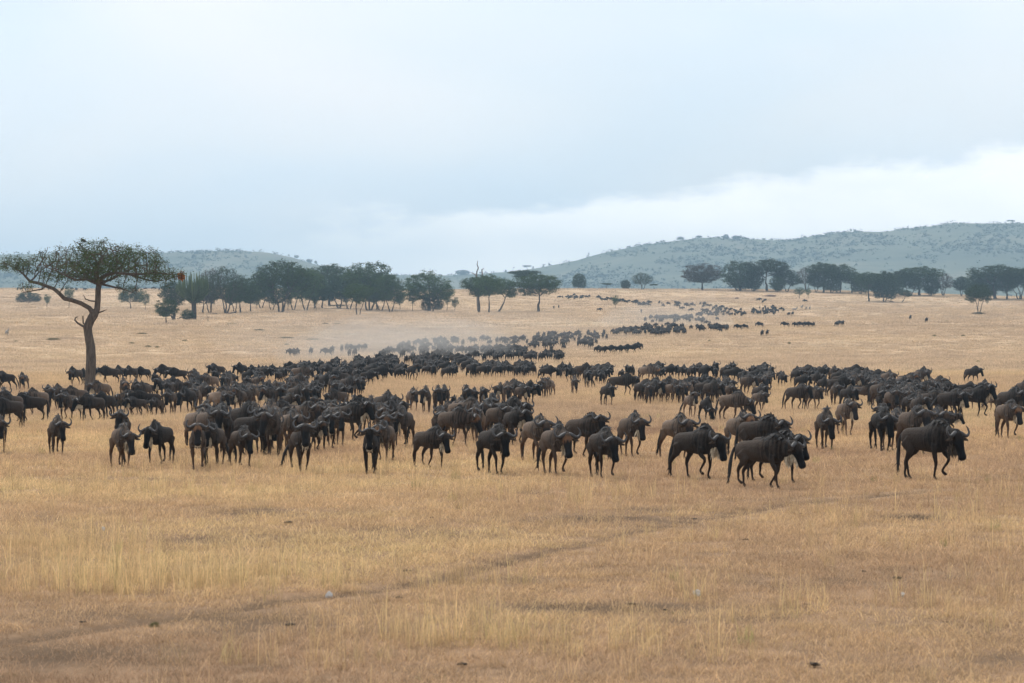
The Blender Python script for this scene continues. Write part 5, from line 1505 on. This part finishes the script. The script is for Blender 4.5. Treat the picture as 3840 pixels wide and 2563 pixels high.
zt = mesh_of('tail', *loft(np.array([(-.8, 0, 1.12), (-.88, 0, .98), (-.9, .02, .7), (-.9, .03, .5)]), [.03, .03, .03, .045], [.03, .03, .03, .04], 6, (1, 0, .1)), [M['mane']])
ze = mesh_of('ear', *merge([loft(np.array([(.84, s_ * .06, 1.53), (.82, s_ * .09, 1.60), (.82, s_ * .10, 1.68)]), [.03, .04, .008], [.015, .015, .004], 6, (1, 0, .1)) for s_ in (1, -1)]), [M['zebra']])
for (u, v, hd, lb) in [(27, 1263, 25, 'grey zebra standing alone in the grass at the left edge'), (2981, 1170, 70, 'largest of four zebras, seen from the side on the far slope'), (3007, 1160, 20, 'zebra standing behind the largest of the four'), (3024, 1165, 10, 'zebra third from left of four on the far slope'), (3037, 1164, 5, 'rightmost small zebra of four on the far slope')]:
    x, y, z = px(u, v)
    e = tag(empty('zebra', (x, y, z)), lb, 'zebra', 'zebras on the slope'); e.rotation_euler = (0, 0, R(hd) - math.pi / 2)
    e.scale = (.92,) * 3
    link('body', zb, e); link('mane', zm, e); link('tail', zt, e); link('ears', ze, e)

# ------------------------------------------------------------------ small things on the ground
def lump_mesh(name, seed, n, mat, flat=.5, rough=.25):
    q = np.random.default_rng(seed); parts = []
    for k in range(n):
        c = np.array([q.normal(0, .5), q.normal(0, .5), 0]) if n > 1 else np.zeros(3)
        r = q.uniform(.45, .9) if n > 1 else 1.0
        m, s = 7, 9; V = []; Fc = []; ph = q.random(4) * 6.28
        for i in range(m + 1):
            th = np.pi * i / m
            for j in range(s):
                a = 2 * np.pi * j / s; g = r * (1 + rough * math.sin(2 * a + ph[0]) * math.sin(th) + rough * .7 * math.sin(3 * th + ph[1] + a) + rough * .4 * q.normal())
                V.append(c + np.array([g * math.sin(th) * math.cos(a), g * math.sin(th) * math.sin(a), g * math.cos(th) * flat + r * flat * .6]))
        for i in range(m):
            for j in range(s): Fc.append((i*s + j, (i+1)*s + j, (i+1)*s + (j+1) % s, i*s + (j+1) % s))
        parts.append((np.array(V), Fc))
    return mesh_of(name, *merge(parts), [mat], smooth=(mat is not M['stone']))
for k, (u, v, w_, lb) in enumerate([(1080, 1966, 16, 'dark dung pile in the grass below the left end of the leading row'), (1525, 2148, 12, 'dark dung pile above the trail, near the middle'), (1090, 2352, 16, 'dark grey dung pile below the left white stone'), (1736, 2502, 18, 'dark dung pile at the bottom edge left of the middle'),
        (3050, 2503, 22, 'large flat dung pile at the bottom right'), (2366, 2274, 14, 'flat dung pile left of the middle white stone'), (2492, 2296, 9, 'small dung pile just below the middle white stone'), (1998, 2218, 8, 'tiny round dung pile in the middle of the foreground'), (3360, 2176, 14, 'flat dung pile above the right white stone'),
        (3242, 2150, 8, 'small dung pile higher up than the flat one at the right'), (3548, 2342, 9, 'small dung pile below the right white stone'), (2796, 2030, 9, 'upright dark clod right of the trail'), (2598, 1952, 7, 'small dark clod on the trail end'), (305, 2342, 10, 'dark clod on the trail at the left'), (1620, 1947, 8, 'small dark clod in the middle below the leading row'), (1500, 2250, 13, 'dung pile between the left white stone and the tall grass'), (3030, 2275, 8, 'small dark clod left of the right white stone')]):
    x, y, z = px(u, v); s = y / F * w_
    o = link('dung_pile', lump_mesh('dung_pile', 300 + k, 5, M['dung'], .42, .2), loc=(x, y, z + .02)); o.scale = (s, s, s * .8); tag(o, lb, 'dung', 'dung piles in the foreground')
for k, (u, v, w_, h_, lb) in enumerate([(1232, 2250, 11, 14, 'white stone beside the trail, left of the middle'), (2612, 2243, 15, 14, 'largest white stone, lying against a tuft in the middle right'), (3386, 2246, 8, 10, 'white stone at the right of the foreground'), (389, 1996, 5, 9, 'tiny white stone at the far left above the tall grass')]):
    x, y, z = px(u, v); s = y / F
    o = link('white_stone', lump_mesh('white_stone', 400 + k, 1, M['stone'], .9, .22), loc=(x, y, z + .03)); o.scale = (w_ * s, w_ * s * .8, h_ * s); o.rotation_euler = (0, .3, k); tag(o, lb, 'stone', 'white stones in the grass')
for k, (u, v, w_, h_, lb) in enumerate([(2886, 1112, 60, 8, 'long low termite mound below the ridge grove'), (2764, 1121, 16, 7, 'small termite mound left of the long low one'), (1340, 1190, 12, 5, 'small mound at the foot of the forward vase-shaped tree')]):
    x, y, z = px(u, v); s = y / F
    o = link('termite_mound', lump_mesh('termite_mound', 420 + k, 1, M['mound'], .6, .2), loc=(x, y, z - .2)); o.scale = (w_ * s / 2, w_ * s / 2, h_ * s); tag(o, lb, 'mound')
shr = [(200, 1276, 60, 9), (494, 1290, 24, 8), (532, 1254, 40, 7), (556, 1303, 26, 9), (590, 1305, 20, 8), (693, 1281, 26, 8), (972, 1242, 44, 9), (1076, 1270, 56, 8), (1076, 1296, 18, 9), (1170, 1276, 54, 7), (1221, 1216, 30, 6), (1262, 1216, 34, 6), (872, 1218, 50, 7), (60, 1283, 16, 7), (3274, 1218, 14, 6), (3504, 1263, 18, 9), (3550, 1207, 22, 6), (3612, 1262, 16, 8), (3668, 1362, 20, 12), (2960, 1290, 16, 8), (2660, 1282, 12, 8), (2805, 1214, 26, 5)]
shr.sort()
for k, (u, v, w_, h_) in enumerate(shr):
    od = ordinal(k, len(shr)) or 'near the middle'
    tree('bush', u, v, w_, h_, 'w', 'low_shrub', 'low green shrub in the dry grass of the slope, ' + od, 'low shrubs on the slope', 0, 'shrub')
tree('bush', 580, 2352, 46, 30, 'w', 'low_shrub', 'small green shrub in the left foreground below the trail', None, 0, 'shrub')
# bird resting on top of the acacia
tq = tr(690, 122, 0.3); near_t = tipP[np.abs(tipP[:, 0] - tq[0]) < .5]; bx = np.array(AC) + near_t[near_t[:, 2].argmax()]
bp_ = merge([loft(np.array([(-.16, 0, .02), (-.06, 0, .06), (.05, 0, .09), (.13, 0, .10)]), [.02, .065, .07, .03], [.02, .055, .06, .03], 8),
             loft(np.array([(.09, 0, .12), (.14, 0, .17), (.18, 0, .17), (.215, 0, .16)]), [.035, .045, .03, .006], [.035, .04, .025, .006], 8), loft(np.array([(-.12, 0, .04), (-.22, 0, .0), (-.30, 0, -.03)]), [.02, .012, .006], [.03, .035, .03], 6)])
o = link('bird', mesh_of('bird', *bp_, [M['bird']]), loc=tuple(bx)); o.scale = (1.3,) * 3; o.rotation_euler = (0, 0, 2.6); tag(o, 'dark bird perched on top of the acacia crown', 'bird')
